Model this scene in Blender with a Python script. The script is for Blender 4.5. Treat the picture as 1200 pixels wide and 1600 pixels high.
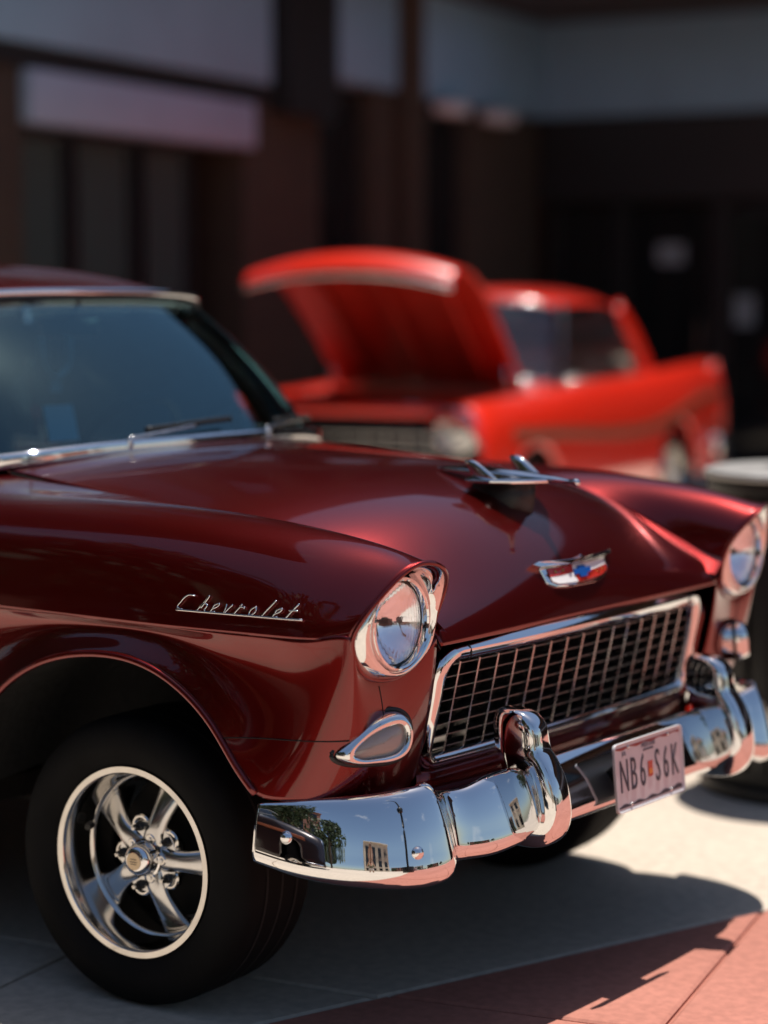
import bpy, bmesh, math, random
import numpy as np
from mathutils import Vector, Matrix, Euler

random.seed(7)
for o in list(bpy.data.objects):
    bpy.data.objects.remove(o, do_unlink=True)
SC = bpy.context.scene
COL = SC.collection

# ------------------------------------------------------------------ camera
CAM_POS = Vector((3.21, -4.2037, 1.5599))
CAM_YAW, CAM_PITCH, CAM_ROLL, CAM_F = math.radians(126.7472), math.radians(-5.755), math.radians(-0.1235), 3357.83
fw = Vector((math.cos(CAM_PITCH) * math.cos(CAM_YAW), math.cos(CAM_PITCH) * math.sin(CAM_YAW), math.sin(CAM_PITCH)))
rt = fw.cross(Vector((0, 0, 1))).normalized()
up = rt.cross(fw)
c_, s_ = math.cos(CAM_ROLL), math.sin(CAM_ROLL)
rt, up = rt * c_ + up * s_, up * c_ - rt * s_
cam_data = bpy.data.cameras.new('camera')
cam = bpy.data.objects.new('camera', cam_data)
COL.objects.link(cam)
M = Matrix((rt, up, -fw)).transposed().to_4x4()
M.translation = CAM_POS
cam.matrix_world = M
cam_data.sensor_fit = 'HORIZONTAL'
cam_data.sensor_width = 36.0
cam_data.lens = CAM_F / 1200.0 * 36.0
cam_data.clip_start = 0.05
cam_data.clip_end = 2000
cam_data.dof.use_dof = True
cam_data.dof.focus_distance = 4.46
cam_data.dof.aperture_fstop = 1.55
cam_data.dof.aperture_blades = 0
SC.camera = cam

# ------------------------------------------------------------------ sky, sun, exposure
SUN_DIR = Vector((-0.035, 0.215, 1.0)).normalized()          # towards the sun, nearly overhead
world = bpy.data.worlds.new('World')
SC.world = world
world.use_nodes = True
wn, wl = world.node_tree.nodes, world.node_tree.links
wn.clear()
w_out = wn.new('ShaderNodeOutputWorld')
w_bg = wn.new('ShaderNodeBackground')
w_sky = wn.new('ShaderNodeTexSky')
w_sky.sky_type = 'NISHITA'
w_sky.sun_disc = False
w_sky.sun_elevation = math.asin(SUN_DIR.z)
w_sky.sun_rotation = math.atan2(SUN_DIR.x, SUN_DIR.y)
w_sky.air_density = 1.1
w_sky.dust_density = 1.0
w_sky.ozone_density = 2.0
w_bg.inputs['Strength'].default_value = 0.08
# thin wisps of cloud, the same over the whole sky
w_tc = wn.new('ShaderNodeTexCoord')
w_map = wn.new('ShaderNodeMapping')
w_map.inputs['Scale'].default_value = (1.0, 2.2, 3.0)
w_noise = wn.new('ShaderNodeTexNoise')
w_noise.inputs['Scale'].default_value = 2.2
w_noise.inputs['Detail'].default_value = 7
w_noise.inputs['Roughness'].default_value = 0.6
w_ramp = wn.new('ShaderNodeValToRGB')
w_ramp.color_ramp.elements[0].position = 0.60
w_ramp.color_ramp.elements[0].color = (0, 0, 0, 1)
w_ramp.color_ramp.elements[1].position = 0.78
w_ramp.color_ramp.elements[1].color = (0.55, 0.55, 0.55, 1)
w_mix = wn.new('ShaderNodeMix')
w_mix.data_type = 'RGBA'
w_mix.inputs[7].default_value = (7.5, 7.7, 8.0, 1)
wl.new(w_tc.outputs['Generated'], w_map.inputs['Vector'])
wl.new(w_map.outputs['Vector'], w_noise.inputs['Vector'])
wl.new(w_noise.outputs['Fac'], w_ramp.inputs['Fac'])
wl.new(w_ramp.outputs['Color'], w_mix.inputs[0])
wl.new(w_sky.outputs['Color'], w_mix.inputs[6])
wl.new(w_mix.outputs[2], w_bg.inputs['Color'])
wl.new(w_bg.outputs['Background'], w_out.inputs['Surface'])

sun_data = bpy.data.lights.new('sun', 'SUN')
sun_data.energy = 4.9
sun_data.angle = math.radians(0.53)
sun_data.color = (1.0, 0.95, 0.88)
sun = bpy.data.objects.new('sun', sun_data)
COL.objects.link(sun)
sun.rotation_euler = SUN_DIR.to_track_quat('Z', 'Y').to_euler()

SC.view_settings.view_transform = 'Standard'
SC.view_settings.look = 'None'
SC.view_settings.exposure = 0.28
SC.view_settings.gamma = 1.0
SC.view_settings.use_curve_mapping = False
SC.cycles.max_bounces = 10
SC.cycles.glossy_bounces = 6
SC.cycles.transmission_bounces = 10
SC.cycles.transparent_max_bounces = 12
SC.cycles.caustics_reflective = False
SC.cycles.caustics_refractive = False
SC.cycles.sample_clamp_indirect = 8.0
SC.cycles.use_denoising = True

# ------------------------------------------------------------------ materials
MATS = {}
def mat(name, color, rough=0.5, metal=0.0, coat=0.0, spec=0.5, bump=None, vary=None, coat_rough=0.03, emit=None):
    """Principled material with optional noise in colour (vary = (scale, amount)) and relief (bump = (scale, strength, distance))."""
    if name in MATS:
        return MATS[name]
    m = bpy.data.materials.new(name)
    m.use_nodes = True
    n, l = m.node_tree.nodes, m.node_tree.links
    b = n['Principled BSDF']
    b.inputs['Base Color'].default_value = (*color, 1)
    b.inputs['Roughness'].default_value = rough
    b.inputs['Metallic'].default_value = metal
    b.inputs['Coat Weight'].default_value = coat
    b.inputs['Coat Roughness'].default_value = coat_rough
    b.inputs['Specular IOR Level'].default_value = spec
    if emit:
        b.inputs['Emission Color'].default_value = (*emit[0], 1)
        b.inputs['Emission Strength'].default_value = emit[1]
    tc = n.new('ShaderNodeTexCoord')
    if vary:
        t = n.new('ShaderNodeTexNoise')
        t.inputs['Scale'].default_value = vary[0]
        t.inputs['Detail'].default_value = 6
        l.new(tc.outputs['Object'], t.inputs['Vector'])
        r = n.new('ShaderNodeValToRGB')
        k = vary[1]
        r.color_ramp.elements[0].position = 0.3
        r.color_ramp.elements[1].position = 0.7
        r.color_ramp.elements[0].color = (*[c * (1 - k) for c in color], 1)
        r.color_ramp.elements[1].color = (*[min(1, c * (1 + k)) for c in color], 1)
        l.new(t.outputs['Fac'], r.inputs['Fac'])
        l.new(r.outputs['Color'], b.inputs['Base Color'])
    if bump:
        t = n.new('ShaderNodeTexNoise')
        t.inputs['Scale'].default_value = bump[0]
        t.inputs['Detail'].default_value = 5
        l.new(tc.outputs['Object'], t.inputs['Vector'])
        bp = n.new('ShaderNodeBump')
        bp.inputs['Strength'].default_value = bump[1]
        bp.inputs['Distance'].default_value = bump[2]
        l.new(t.outputs['Fac'], bp.inputs['Height'])
        l.new(bp.outputs['Normal'], b.inputs['Normal'])
    MATS[name] = m
    return m

def paint_mat(name, color, rough, metal, flake=0.0, wax=(0.01, 0.05)):
    m = mat(name, color, rough, metal, coat=1.0, coat_rough=0.015)
    n, l = m.node_tree.nodes, m.node_tree.links
    b = n['Principled BSDF']
    tc = n.new('ShaderNodeTexCoord')
    # metal flake: tiny cells that tilt the base coat, the clear coat stays smooth
    if flake:
        v = n.new('ShaderNodeTexVoronoi')
        v.inputs['Scale'].default_value = 1400
        l.new(tc.outputs['Object'], v.inputs['Vector'])
        bp = n.new('ShaderNodeBump')
        bp.inputs['Strength'].default_value = flake
        bp.inputs['Distance'].default_value = 0.0004
        l.new(v.outputs['Distance'], bp.inputs['Height'])
        l.new(bp.outputs['Normal'], b.inputs['Normal'])
    # faint dust and polish marks in the clear coat
    t = n.new('ShaderNodeTexNoise')
    t.inputs['Scale'].default_value = 9
    t.inputs['Detail'].default_value = 8
    l.new(tc.outputs['Object'], t.inputs['Vector'])
    r = n.new('ShaderNodeMapRange')
    r.inputs['From Min'].default_value = 0.35
    r.inputs['From Max'].default_value = 0.75
    r.inputs['To Min'].default_value = wax[0]
    r.inputs['To Max'].default_value = wax[1]
    l.new(t.outputs['Fac'], r.inputs['Value'])
    l.new(r.outputs['Result'], b.inputs['Coat Roughness'])
    return m

M_PAINT = paint_mat('candy maroon paint', (0.150, 0.0022, 0.0015), 0.28, 0.86, 0.12)
M_ORANGE = paint_mat('orange red paint', (0.80, 0.020, 0.003), 0.32, 0.0, wax=(0.12, 0.18))
M_CHROME2 = mat('weathered chrome', (0.78, 0.78, 0.78), 0.15, 1.0)
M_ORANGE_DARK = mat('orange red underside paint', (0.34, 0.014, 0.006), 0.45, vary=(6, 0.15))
M_DARKCAR = paint_mat('black cherry paint', (0.012, 0.006, 0.007), 0.3, 0.4)
M_CHROME = mat('chrome', (0.80, 0.80, 0.81), 0.03, 1.0, bump=(6, 0.02, 0.01))
M_CHROME_DULL = mat('brushed stainless', (0.62, 0.62, 0.62), 0.18, 1.0)
M_ALU = mat('polished aluminium', (0.62, 0.60, 0.57), 0.10, 1.0, vary=(20, 0.08))
M_ALU_DARK = mat('satin grey wheel centre', (0.58, 0.58, 0.58), 0.20, 1.0, vary=(15, 0.1))
M_RUBBER = mat('tyre rubber', (0.0045, 0.0045, 0.005), 0.8, spec=0.15, bump=(60, 0.2, 0.002), vary=(10, 0.3))
M_BLACK = mat('black plastic', (0.010, 0.010, 0.011), 0.45)
M_MATTE = mat('matt black', (0.006, 0.006, 0.006), 0.85)
M_UNDER = mat('underbody', (0.004, 0.004, 0.004), 0.8, bump=(30, 0.5, 0.01))
M_REFLECTOR = mat('lamp reflector', (0.92, 0.92, 0.93), 0.04, 1.0)
M_WHITE = mat('white enamel', (0.78, 0.77, 0.76), 0.3)
M_RED_ENAMEL = mat('red enamel', (0.42, 0.022, 0.012), 0.25, coat=0.6)
M_BLUE_ENAMEL = mat('blue enamel', (0.008, 0.07, 0.30), 0.25, coat=0.6)
M_GOLD = mat('gold mark', (0.65, 0.38, 0.10), 0.3, 1.0)

def glass_mat(name, tint, rough=0.0, ior=1.5, ribs=0.0, thin=True, refl=1.0):
    """Thin tinted pane: fresnel reflection over a tinted see-through layer."""
    if name in MATS:
        return MATS[name]
    m = bpy.data.materials.new(name)
    m.use_nodes = True
    n, l = m.node_tree.nodes, m.node_tree.links
    n.clear()
    out = n.new('ShaderNodeOutputMaterial')
    mix = n.new('ShaderNodeMixShader')
    fr = n.new('ShaderNodeFresnel')
    fr.inputs['IOR'].default_value = ior
    tr = n.new('ShaderNodeBsdfTransparent')
    tr.inputs['Color'].default_value = (*tint, 1)
    gl = n.new('ShaderNodeBsdfGlossy')
    gl.inputs['Roughness'].default_value = rough
    gl.inputs['Color'].default_value = (0.60, 0.93, 1.0, 1) if ior > 2 else (1, 1, 1, 1)  # strong panes get a teal reflection colour, standing in for bluer sky
    l.new(fr.outputs['Fac'], mix.inputs['Fac'])
    l.new(tr.outputs['BSDF'], mix.inputs[1])
    l.new(gl.outputs['BSDF'], mix.inputs[2])
    l.new(mix.outputs['Shader'], out.inputs['Surface'])
    MATS[name] = m
    return m

M_GLASS = glass_mat('tinted car glass', (0.42, 0.80, 0.90), ior=2.1)
M_GLASS_SIDE = glass_mat('clear side glass', (0.75, 0.82, 0.82), ior=1.5)

def lens_mat():
    m = bpy.data.materials.new('ribbed lamp glass')
    m.use_nodes = True
    n, l = m.node_tree.nodes, m.node_tree.links
    b = n['Principled BSDF']
    b.inputs['Base Color'].default_value = (0.97, 0.98, 1, 1)
    b.inputs['Roughness'].default_value = 0.0
    b.inputs['Transmission Weight'].default_value = 1.0
    b.inputs['IOR'].default_value = 1.3
    tc = n.new('ShaderNodeTexCoord')
    sep = n.new('ShaderNodeSeparateXYZ')
    l.new(tc.outputs['Object'], sep.inputs['Vector'])
    w = n.new('ShaderNodeTexWave')
    w.wave_type = 'BANDS'
    w.bands_direction = 'Y'
    w.inputs['Scale'].default_value = 26
    w.inputs['Distortion'].default_value = 0.0
    l.new(tc.outputs['Object'], w.inputs['Vector'])
    br = n.new('ShaderNodeTexBrick')
    br.inputs['Scale'].default_value = 24
    br.inputs['Mortar Size'].default_value = 0.03
    br.inputs['Mortar Smooth'].default_value = 0.6
    br.inputs['Color1'].default_value = (0.8, 0.8, 0.8, 1)
    br.inputs['Color2'].default_value = (0.5, 0.5, 0.5, 1)
    cmb = n.new('ShaderNodeCombineXYZ')
    l.new(sep.outputs['Y'], cmb.inputs['X'])
    l.new(sep.outputs['Z'], cmb.inputs['Y'])
    l.new(cmb.outputs['Vector'], br.inputs['Vector'])
    add = n.new('ShaderNodeMath')
    add.operation = 'MULTIPLY_ADD'
    add.inputs[1].default_value = 0.6
    l.new(w.outputs['Fac'], add.inputs[0])
    l.new(br.outputs['Color'], add.inputs[2])
    bp = n.new('ShaderNodeBump')
    bp.inputs['Strength'].default_value = 0.12
    bp.inputs['Distance'].default_value = 0.002
    l.new(add.outputs['Value'], bp.inputs['Height'])
    l.new(bp.outputs['Normal'], b.inputs['Normal'])
    return m
M_LENS = lens_mat()
M_PARKLENS = mat('parking lamp lens', (0.30, 0.27, 0.26), 0.12, coat=1.0, bump=(90, 0.4, 0.002))

# ------------------------------------------------------------------ mesh helpers
def tag(o, label=None, cat=None, group=None, kind=None):
    if label: o['label'] = label
    if cat: o['category'] = cat
    if group: o['group'] = group
    if kind: o['kind'] = kind
    return o

def empty(name, loc=(0, 0, 0), rz=0.0, parent=None):
    o = bpy.data.objects.new(name, None)
    COL.objects.link(o)
    o.location = loc
    o.rotation_euler = (0, 0, rz)
    o.empty_display_size = 0.2
    if parent: o.parent = parent
    return o

def mesh_obj(name, verts, faces, m, parent=None, smooth=True, sharp=None):
    me = bpy.data.meshes.new(name)
    me.from_pydata([tuple(map(float, v)) for v in verts], [], [tuple(int(i) for i in f) for f in faces])
    me.validate()
    bm = bmesh.new()
    bm.from_mesh(me)
    bmesh.ops.recalc_face_normals(bm, faces=bm.faces)
    bm.to_mesh(me)
    bm.free()
    mats = m if isinstance(m, (list, tuple)) else [m]
    for k in mats: me.materials.append(k)
    if smooth:
        me.polygons.foreach_set('use_smooth', [True] * len(me.polygons))
        if sharp is not None:
            me.set_sharp_from_angle(angle=math.radians(sharp))
    o = bpy.data.objects.new(name, me)
    COL.objects.link(o)
    if parent: o.parent = parent
    return o

def nat_spline(t, P, tt):
    """natural cubic spline through P (k,d) at knots t, sampled at tt"""
    P = np.asarray(P, float)
    k = len(t)
    if k == 2:
        a = ((tt - t[0]) / (t[1] - t[0]))[:, None]
        return P[0] * (1 - a) + P[1] * a
    h = np.diff(t)
    A = np.zeros((k, k))
    R = np.zeros((k, P.shape[1]))
    A[0, 0] = A[-1, -1] = 1
    for i in range(1, k - 1):
        A[i, i - 1], A[i, i], A[i, i + 1] = h[i - 1], 2 * (h[i - 1] + h[i]), h[i]
        R[i] = 6 * ((P[i + 1] - P[i]) / h[i] - (P[i] - P[i - 1]) / h[i - 1])
    m2 = np.linalg.solve(A, R)
    idx = np.clip(np.searchsorted(t, tt, side='right') - 1, 0, k - 2)
    h_ = h[idx][:, None]
    a = (t[idx + 1] - tt)[:, None]
    b = (tt - t[idx])[:, None]
    return (m2[idx] * a ** 3 + m2[idx + 1] * b ** 3) / (6 * h_) + (P[idx] / h_ - m2[idx] * h_ / 6) * a + (P[idx + 1] / h_ - m2[idx + 1] * h_ / 6) * b

def spl(P, n, closed=False):
    P = np.asarray(P, float)
    if closed:
        k = len(P)
        Q = np.concatenate([P[-3:], P, P[:4]])
        d = np.linalg.norm(np.diff(Q, axis=0), axis=1) ** 0.5 + 1e-9
        t = np.concatenate([[0], np.cumsum(d)])
        tt = np.linspace(t[3], t[3 + k], n, endpoint=False)
        return nat_spline(t, Q, tt)
    d = np.linalg.norm(np.diff(P, axis=0), axis=1) ** 0.75 + 1e-9
    t = np.concatenate([[0], np.cumsum(d)])
    return nat_spline(t, P, np.linspace(0, t[-1], n))

def grid_spl(G, nu, nv):
    """smooth C2 surface through a control net G (rows, cols, 3)"""
    G = np.asarray(G, float)
    dv = np.linalg.norm(np.diff(G, axis=1), axis=2).mean(0) + 1e-6
    tv = np.concatenate([[0], np.cumsum(dv)])
    tvv = np.linspace(0, tv[-1], nv)
    A = np.stack([nat_spline(tv, row, tvv) for row in G])
    du = np.linalg.norm(np.diff(G, axis=0), axis=2).mean(1) + 1e-6
    tu = np.concatenate([[0], np.cumsum(du)])
    tuu = np.linspace(0, tu[-1], nu)
    B = np.stack([nat_spline(tu, A[:, j], tuu) for j in range(nv)], 1)
    return B

def grid_faces(nu, nv, wrap_u=False, wrap_v=False, off=0):
    F = []
    for i in range(nu if wrap_u else nu - 1):
        for j in range(nv if wrap_v else nv - 1):
            i2, j2 = (i + 1) % nu, (j + 1) % nv
            F.append((off + i * nv + j, off + i2 * nv + j, off + i2 * nv + j2, off + i * nv + j2))
    return F

def surf(name, B, m, parent=None, wrap_u=False, wrap_v=False, thick=0.0, cap=False, sharp=None):
    B = np.asarray(B)
    nu, nv = B.shape[:2]
    F = grid_faces(nu, nv, wrap_u, wrap_v)
    if cap and wrap_v:
        F.append(tuple(range(nv - 1, -1, -1)))
        F.append(tuple((nu - 1) * nv + j for j in range(nv)))
    o = mesh_obj(name, B.reshape(-1, 3), F, m, parent, True, sharp)
    if thick:
        md = o.modifiers.new('thickness', 'SOLIDIFY')
        md.thickness = thick
        md.offset = -1
    return o

def mir(P):
    return np.asarray(P, float) * np.array([1, -1, 1])

def sweep(name, path, prof, m, parent=None, closed=False, up_v=(0, 0, 1), scale=None, cap=True, sharp=None):
    """sweep a closed 2-D profile (a across, b along up) along a path"""
    path = np.asarray(path, float)
    n = len(path)
    V = []
    upv = np.asarray(up_v, float)
    prof = np.asarray(prof, float)
    for i in range(n):
        a = path[(i - 1) % n] if (closed or i > 0) else path[i]
        b = path[(i + 1) % n] if (closed or i < n - 1) else path[i]
        t = b - a
        t /= np.linalg.norm(t) + 1e-12
        s = np.cross(t, upv)
        if np.linalg.norm(s) < 1e-4: s = np.cross(t, np.array([1.0, 0.02, 0]))
        s /= np.linalg.norm(s)
        u = np.cross(s, t)
        k = 1.0 if scale is None else scale[i]
        V.append(path[i] + k * (prof[:, :1] * s + prof[:, 1:2] * u))
    V = np.array(V)
    return surf(name, V, m, parent, wrap_u=closed, wrap_v=True, cap=(cap and not closed), sharp=sharp)

def circ(r, n=10, ry=None):
    t = np.linspace(0, 2 * np.pi, n, endpoint=False)
    return np.stack([r * np.cos(t), (r if ry is None else ry) * np.sin(t)], 1)

def rrect(w, h, r, k=3):
    P = []
    for cx, cy, a0 in ((w / 2 - r, h / 2 - r, 0), (-w / 2 + r, h / 2 - r, 90), (-w / 2 + r, -h / 2 + r, 180), (w / 2 - r, -h / 2 + r, 270)):
        for i in range(k + 1):
            a = math.radians(a0 + 90 * i / k)
            P.append((cx + r * math.cos(a), cy + r * math.sin(a)))
    return np.array(P)

def tube(name, path, r, m, parent=None, closed=False, seg=10, scale=None):
    return sweep(name, path, circ(r, seg), m, parent, closed, scale=scale)

def lathe(name, prof, m, parent=None, seg=64, origin=(0, 0, 0), axis=(0, 0, 1), closed_prof=False, sharp=40):
    """prof: (radius, height along axis)"""
    ax = Vector(axis).normalized()
    q = ax.to_track_quat('Z', 'Y')
    ex, ey = np.array(q @ Vector((1, 0, 0))), np.array(q @ Vector((0, 1, 0)))
    az = np.array(ax)
    t = np.linspace(0, 2 * np.pi, seg, endpoint=False)
    prof = np.asarray(prof, float)
    V = np.array([[np.array(origin) + h * az + r * (np.cos(a) * ex + np.sin(a) * ey) for a in t] for r, h in prof])
    return surf(name, V, m, parent, wrap_u=closed_prof, wrap_v=True, sharp=sharp)

def box(name, c, s, m, parent=None, bevel=0.0, rot=None, seg=2):
    bm = bmesh.new()
    bmesh.ops.create_cube(bm, size=1)
    bmesh.ops.scale(bm, vec=s, verts=bm.verts)
    if bevel:
        bmesh.ops.bevel(bm, geom=list(bm.edges), offset=bevel, segments=seg, affect='EDGES', profile=0.5)
    if rot is not None:
        bmesh.ops.rotate(bm, cent=(0, 0, 0), matrix=rot, verts=bm.verts)
    bmesh.ops.translate(bm, vec=c, verts=bm.verts)
    me = bpy.data.meshes.new(name)
    bm.to_mesh(me)
    bm.free()
    me.materials.append(m)
    if bevel:
        me.polygons.foreach_set('use_smooth', [True] * len(me.polygons))
        me.set_sharp_from_angle(angle=math.radians(35))
    o = bpy.data.objects.new(name, me)
    COL.objects.link(o)
    if parent: o.parent = parent
    return o

def prism(name, outline, z0, z1, m, parent=None, frame=None, bevel=0.0):
    """extrude a 2-D outline; frame = (origin, ex, ey, ez)"""
    o_, ex, ey, ez = frame if frame else (np.zeros(3), np.array([1., 0, 0]), np.array([0, 1., 0]), np.array([0, 0, 1.]))
    o_, ex, ey, ez = (np.asarray(a, float) for a in (o_, ex, ey, ez))
    k = len(outline)
    V = [o_ + a * ex + b * ey + z0 * ez for a, b in outline] + [o_ + a * ex + b * ey + z1 * ez for a, b in outline]
    F = [tuple(range(k - 1, -1, -1)), tuple(range(k, 2 * k))] + [(i, (i + 1) % k, k + (i + 1) % k, k + i) for i in range(k)]
    ob = mesh_obj(name, V, F, m, parent, smooth=False)
    if bevel:
        md = ob.modifiers.new('soft edges', 'BEVEL')
        md.width = bevel
        md.segments = 2
        md.limit_method = 'ANGLE'
    return ob

def text_obj(name, body, size, m, parent, frame, xscale=1.0, depth=0.001, align='CENTER', shear=0.0, fat=0.0):
    """lettering as a mesh in a frame (origin, ex, ey, ez)"""
    cu = bpy.data.curves.new(name, 'FONT')
    cu.body = body
    cu.size = size
    cu.align_x = align
    cu.align_y = 'CENTER'
    cu.extrude = depth
    cu.shear = shear
    cu.offset = fat
    cu.resolution_u = 3
    tmp = bpy.data.objects.new(name + '_tmp', cu)
    COL.objects.link(tmp)
    dg = bpy.context.evaluated_depsgraph_get()
    me = bpy.data.meshes.new_from_object(tmp.evaluated_get(dg))
    bpy.data.objects.remove(tmp, do_unlink=True)
    o_, ex, ey, ez = (np.asarray(a, float) for a in frame)
    co = np.zeros(len(me.vertices) * 3)
    me.vertices.foreach_get('co', co)
    co = co.reshape(-1, 3)
    w = o_ + co[:, :1] * xscale * ex + co[:, 1:2] * ey + co[:, 2:] * ez
    me.vertices.foreach_set('co', w.ravel())
    me.materials.clear()
    me.materials.append(m)
    o = bpy.data.objects.new(name, me)
    COL.objects.link(o)
    o.parent = parent
    return o

def copy_tree(o, parent=None):
    c = o.copy()
    COL.objects.link(c)
    c.parent = parent
    for ch in list(o.children):
        copy_tree(ch, c)
    return c
# ------------------------------------------------------------------ ground
def concrete_mat(name, color, scale, crack=0.0, stain=(0.5, 0.5, 0.5)):
    m = mat(name, color, 0.85, bump=(scale * 150, 0.4, 0.0015))
    n, l = m.node_tree.nodes, m.node_tree.links
    b = n['Principled BSDF']
    tc = n.new('ShaderNodeTexCoord')
    geo = n.new('ShaderNodeNewGeometry')
    n1 = n.new('ShaderNodeTexNoise'); n1.inputs['Scale'].default_value = scale; n1.inputs['Detail'].default_value = 9; n1.inputs['Roughness'].default_value = 0.65
    n2 = n.new('ShaderNodeTexNoise'); n2.inputs['Scale'].default_value = scale * 45; n2.inputs['Detail'].default_value = 4
    l.new(geo.outputs['Position'], n1.inputs['Vector'])
    l.new(geo.outputs['Position'], n2.inputs['Vector'])
    r1 = n.new('ShaderNodeValToRGB')
    r1.color_ramp.elements[0].position = 0.32; r1.color_ramp.elements[0].color = (*[c * s for c, s in zip(color, stain)], 1)
    r1.color_ramp.elements[1].position = 0.62; r1.color_ramp.elements[1].color = (*color, 1)
    l.new(n1.outputs['Fac'], r1.inputs['Fac'])
    r2 = n.new('ShaderNodeValToRGB')
    r2.color_ramp.elements[0].position = 0.35; r2.color_ramp.elements[0].color = (0.86, 0.86, 0.86, 1)
    r2.color_ramp.elements[1].position = 0.65; r2.color_ramp.elements[1].color = (1.06, 1.06, 1.06, 1)
    l.new(n2.outputs['Fac'], r2.inputs['Fac'])
    mx = n.new('ShaderNodeMix'); mx.data_type = 'RGBA'; mx.blend_type = 'MULTIPLY'; mx.inputs[0].default_value = 1.0
    l.new(r1.outputs['Color'], mx.inputs[6]); l.new(r2.outputs['Color'], mx.inputs[7])
    l.new(mx.outputs[2], b.inputs['Base Color'])
    return m
M_CONC = concrete_mat('pale concrete', (0.60, 0.505, 0.405), 0.7, stain=(0.82, 0.82, 0.83))
M_REDCONC = concrete_mat('red tinted concrete', (0.47, 0.185, 0.135), 0.9, stain=(0.80, 0.76, 0.74))
M_REDBASE = concrete_mat('red concrete beyond', (0.45, 0.17, 0.12), 0.3, stain=(0.85, 0.8, 0.8))

def sheet(name, pts, z, m, kind='structure'):
    o = mesh_obj(name, [(x, y, z) for x, y in pts], [tuple(range(len(pts)))], m, None, smooth=False)
    if kind: o['kind'] = kind
    return o

ground = sheet('ground', [(-400, -400), (400, -400), (400, 400), (-400, 400)], -0.014, M_CONC)
tag(ground, 'pale sunlit concrete lot under the parked cars', None)

# border between concrete and red pavement, and the pavement's own jointing direction
B0 = np.array([0.33, -0.70]); B1 = np.array([0.79, 0.667])
bd = (B1 - B0) / np.linalg.norm(B1 - B0)
bn = np.array([bd[1], -bd[0]])                    # towards the pavement (+x)
def clip(poly, p0, nrm, keep=1):
    out = []
    for i in range(len(poly)):
        a, b = np.array(poly[i]), np.array(poly[(i + 1) % len(poly)])
        da, db = keep * (a - p0) @ nrm, keep * (b - p0) @ nrm
        if da >= 0: out.append(tuple(a))
        if da * db < 0:
            t = da / (da - db)
            out.append(tuple(a + t * (b - a)))
    return out

far_l, far_r = B0 - bd * 300, B0 + bd * 300
# the pavement's other edge runs out past the street lamp
E0 = np.array([0.25, -0.95]); ed_ = np.array([0.9625, -0.2713]); en = np.array([0.2713, 0.9625])
pav = sheet('pavement', clip([tuple(far_l), tuple(far_l + bn * 45), tuple(far_r + bn * 45), tuple(far_r)], E0, en, 1), -0.008, M_REDBASE)
tag(pav, 'red tinted concrete pavement in front of the parked car')

def slab(name, poly, z0, z1, m, parent, inset=0.006):
    P = np.array(poly)
    c = P.mean(0)
    k = len(P)
    ch = 0.008
    def ring(d, z):
        R = []
        for i in range(k):
            e1 = P[i] - P[i - 1]; e1 = e1 / (np.linalg.norm(e1) + 1e-9)
            e2 = P[(i + 1) % k] - P[i]; e2 = e2 / (np.linalg.norm(e2) + 1e-9)
            n1 = np.array([-e1[1], e1[0]]); n2 = np.array([-e2[1], e2[0]])
            bis = n1 + n2; bis = bis / max(1e-6, 1 + n1 @ n2)
            q = P[i] + bis * d
            R.append((q[0], q[1], z))
        return R
    V = ring(inset, z0) + ring(inset, z1 - ch * 0.6) + ring(inset + ch, z1)
    F = [tuple(range(2 * k, 3 * k))]
    for r in (0, 1):
        F += [(r * k + i, r * k + (i + 1) % k, (r + 1) * k + (i + 1) % k, (r + 1) * k + i) for i in range(k)]
    return mesh_obj(name, V, F, m, parent, smooth=False)

def ccw(poly):
    a = sum(p[0] * q[1] - q[0] * p[1] for p, q in zip(poly, poly[1:] + poly[:1]))
    return poly if a > 0 else poly[::-1]

# concrete lot: slabs 3.05 m square, jointed parallel to the building
ca, cb = np.array([0.98355, 0.18065]), np.array([-0.18065, 0.98355])
for i in range(-4, 6):
    for j in range(-4, 5):
        o_ = np.array([-0.39, -0.62]) + ca * 3.05 * i + cb * 3.05 * j
        poly = [tuple(o_), tuple(o_ + ca * 3.05), tuple(o_ + ca * 3.05 + cb * 3.05), tuple(o_ + cb * 3.05)]
        polys = [clip(poly, B0, bn, -1), clip(clip(poly, B0, bn, 1), E0, en, -1)]
        for poly in polys:
          if len(poly) > 2 and abs(sum(p[0] * q[1] - q[0] * p[1] for p, q in zip(poly, poly[1:] + poly[:1]))) > 0.2:
              slab('concrete_slab', ccw(poly), -0.03, 0.0, M_CONC, ground)
# red pavement slabs 1.5 m
sa = np.array([-0.243, 0.970]); sb = np.array([0.970, 0.243])
S0 = np.array([0.801, 0.597])
for i in range(-4, 5):
    for j in range(-1, 5):
        o_ = S0 + sb * 1.5 * j + sa * (1.5 * i - 0.93)
        poly = [tuple(o_), tuple(o_ + sb * 1.5), tuple(o_ + sb * 1.5 + sa * 1.5), tuple(o_ + sa * 1.5)]
        poly = clip(poly, B0 + bn * 0.004, bn, 1)
        poly = clip(poly, E0, en, 1) if len(poly) > 2 else poly
        if len(poly) > 2 and abs(sum(p[0] * q[1] - q[0] * p[1] for p, q in zip(poly, poly[1:] + poly[:1]))) > 0.1:
            slab('pavement_slab', ccw(poly), -0.03, 0.004, M_REDCONC, pav, inset=0.005)

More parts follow.
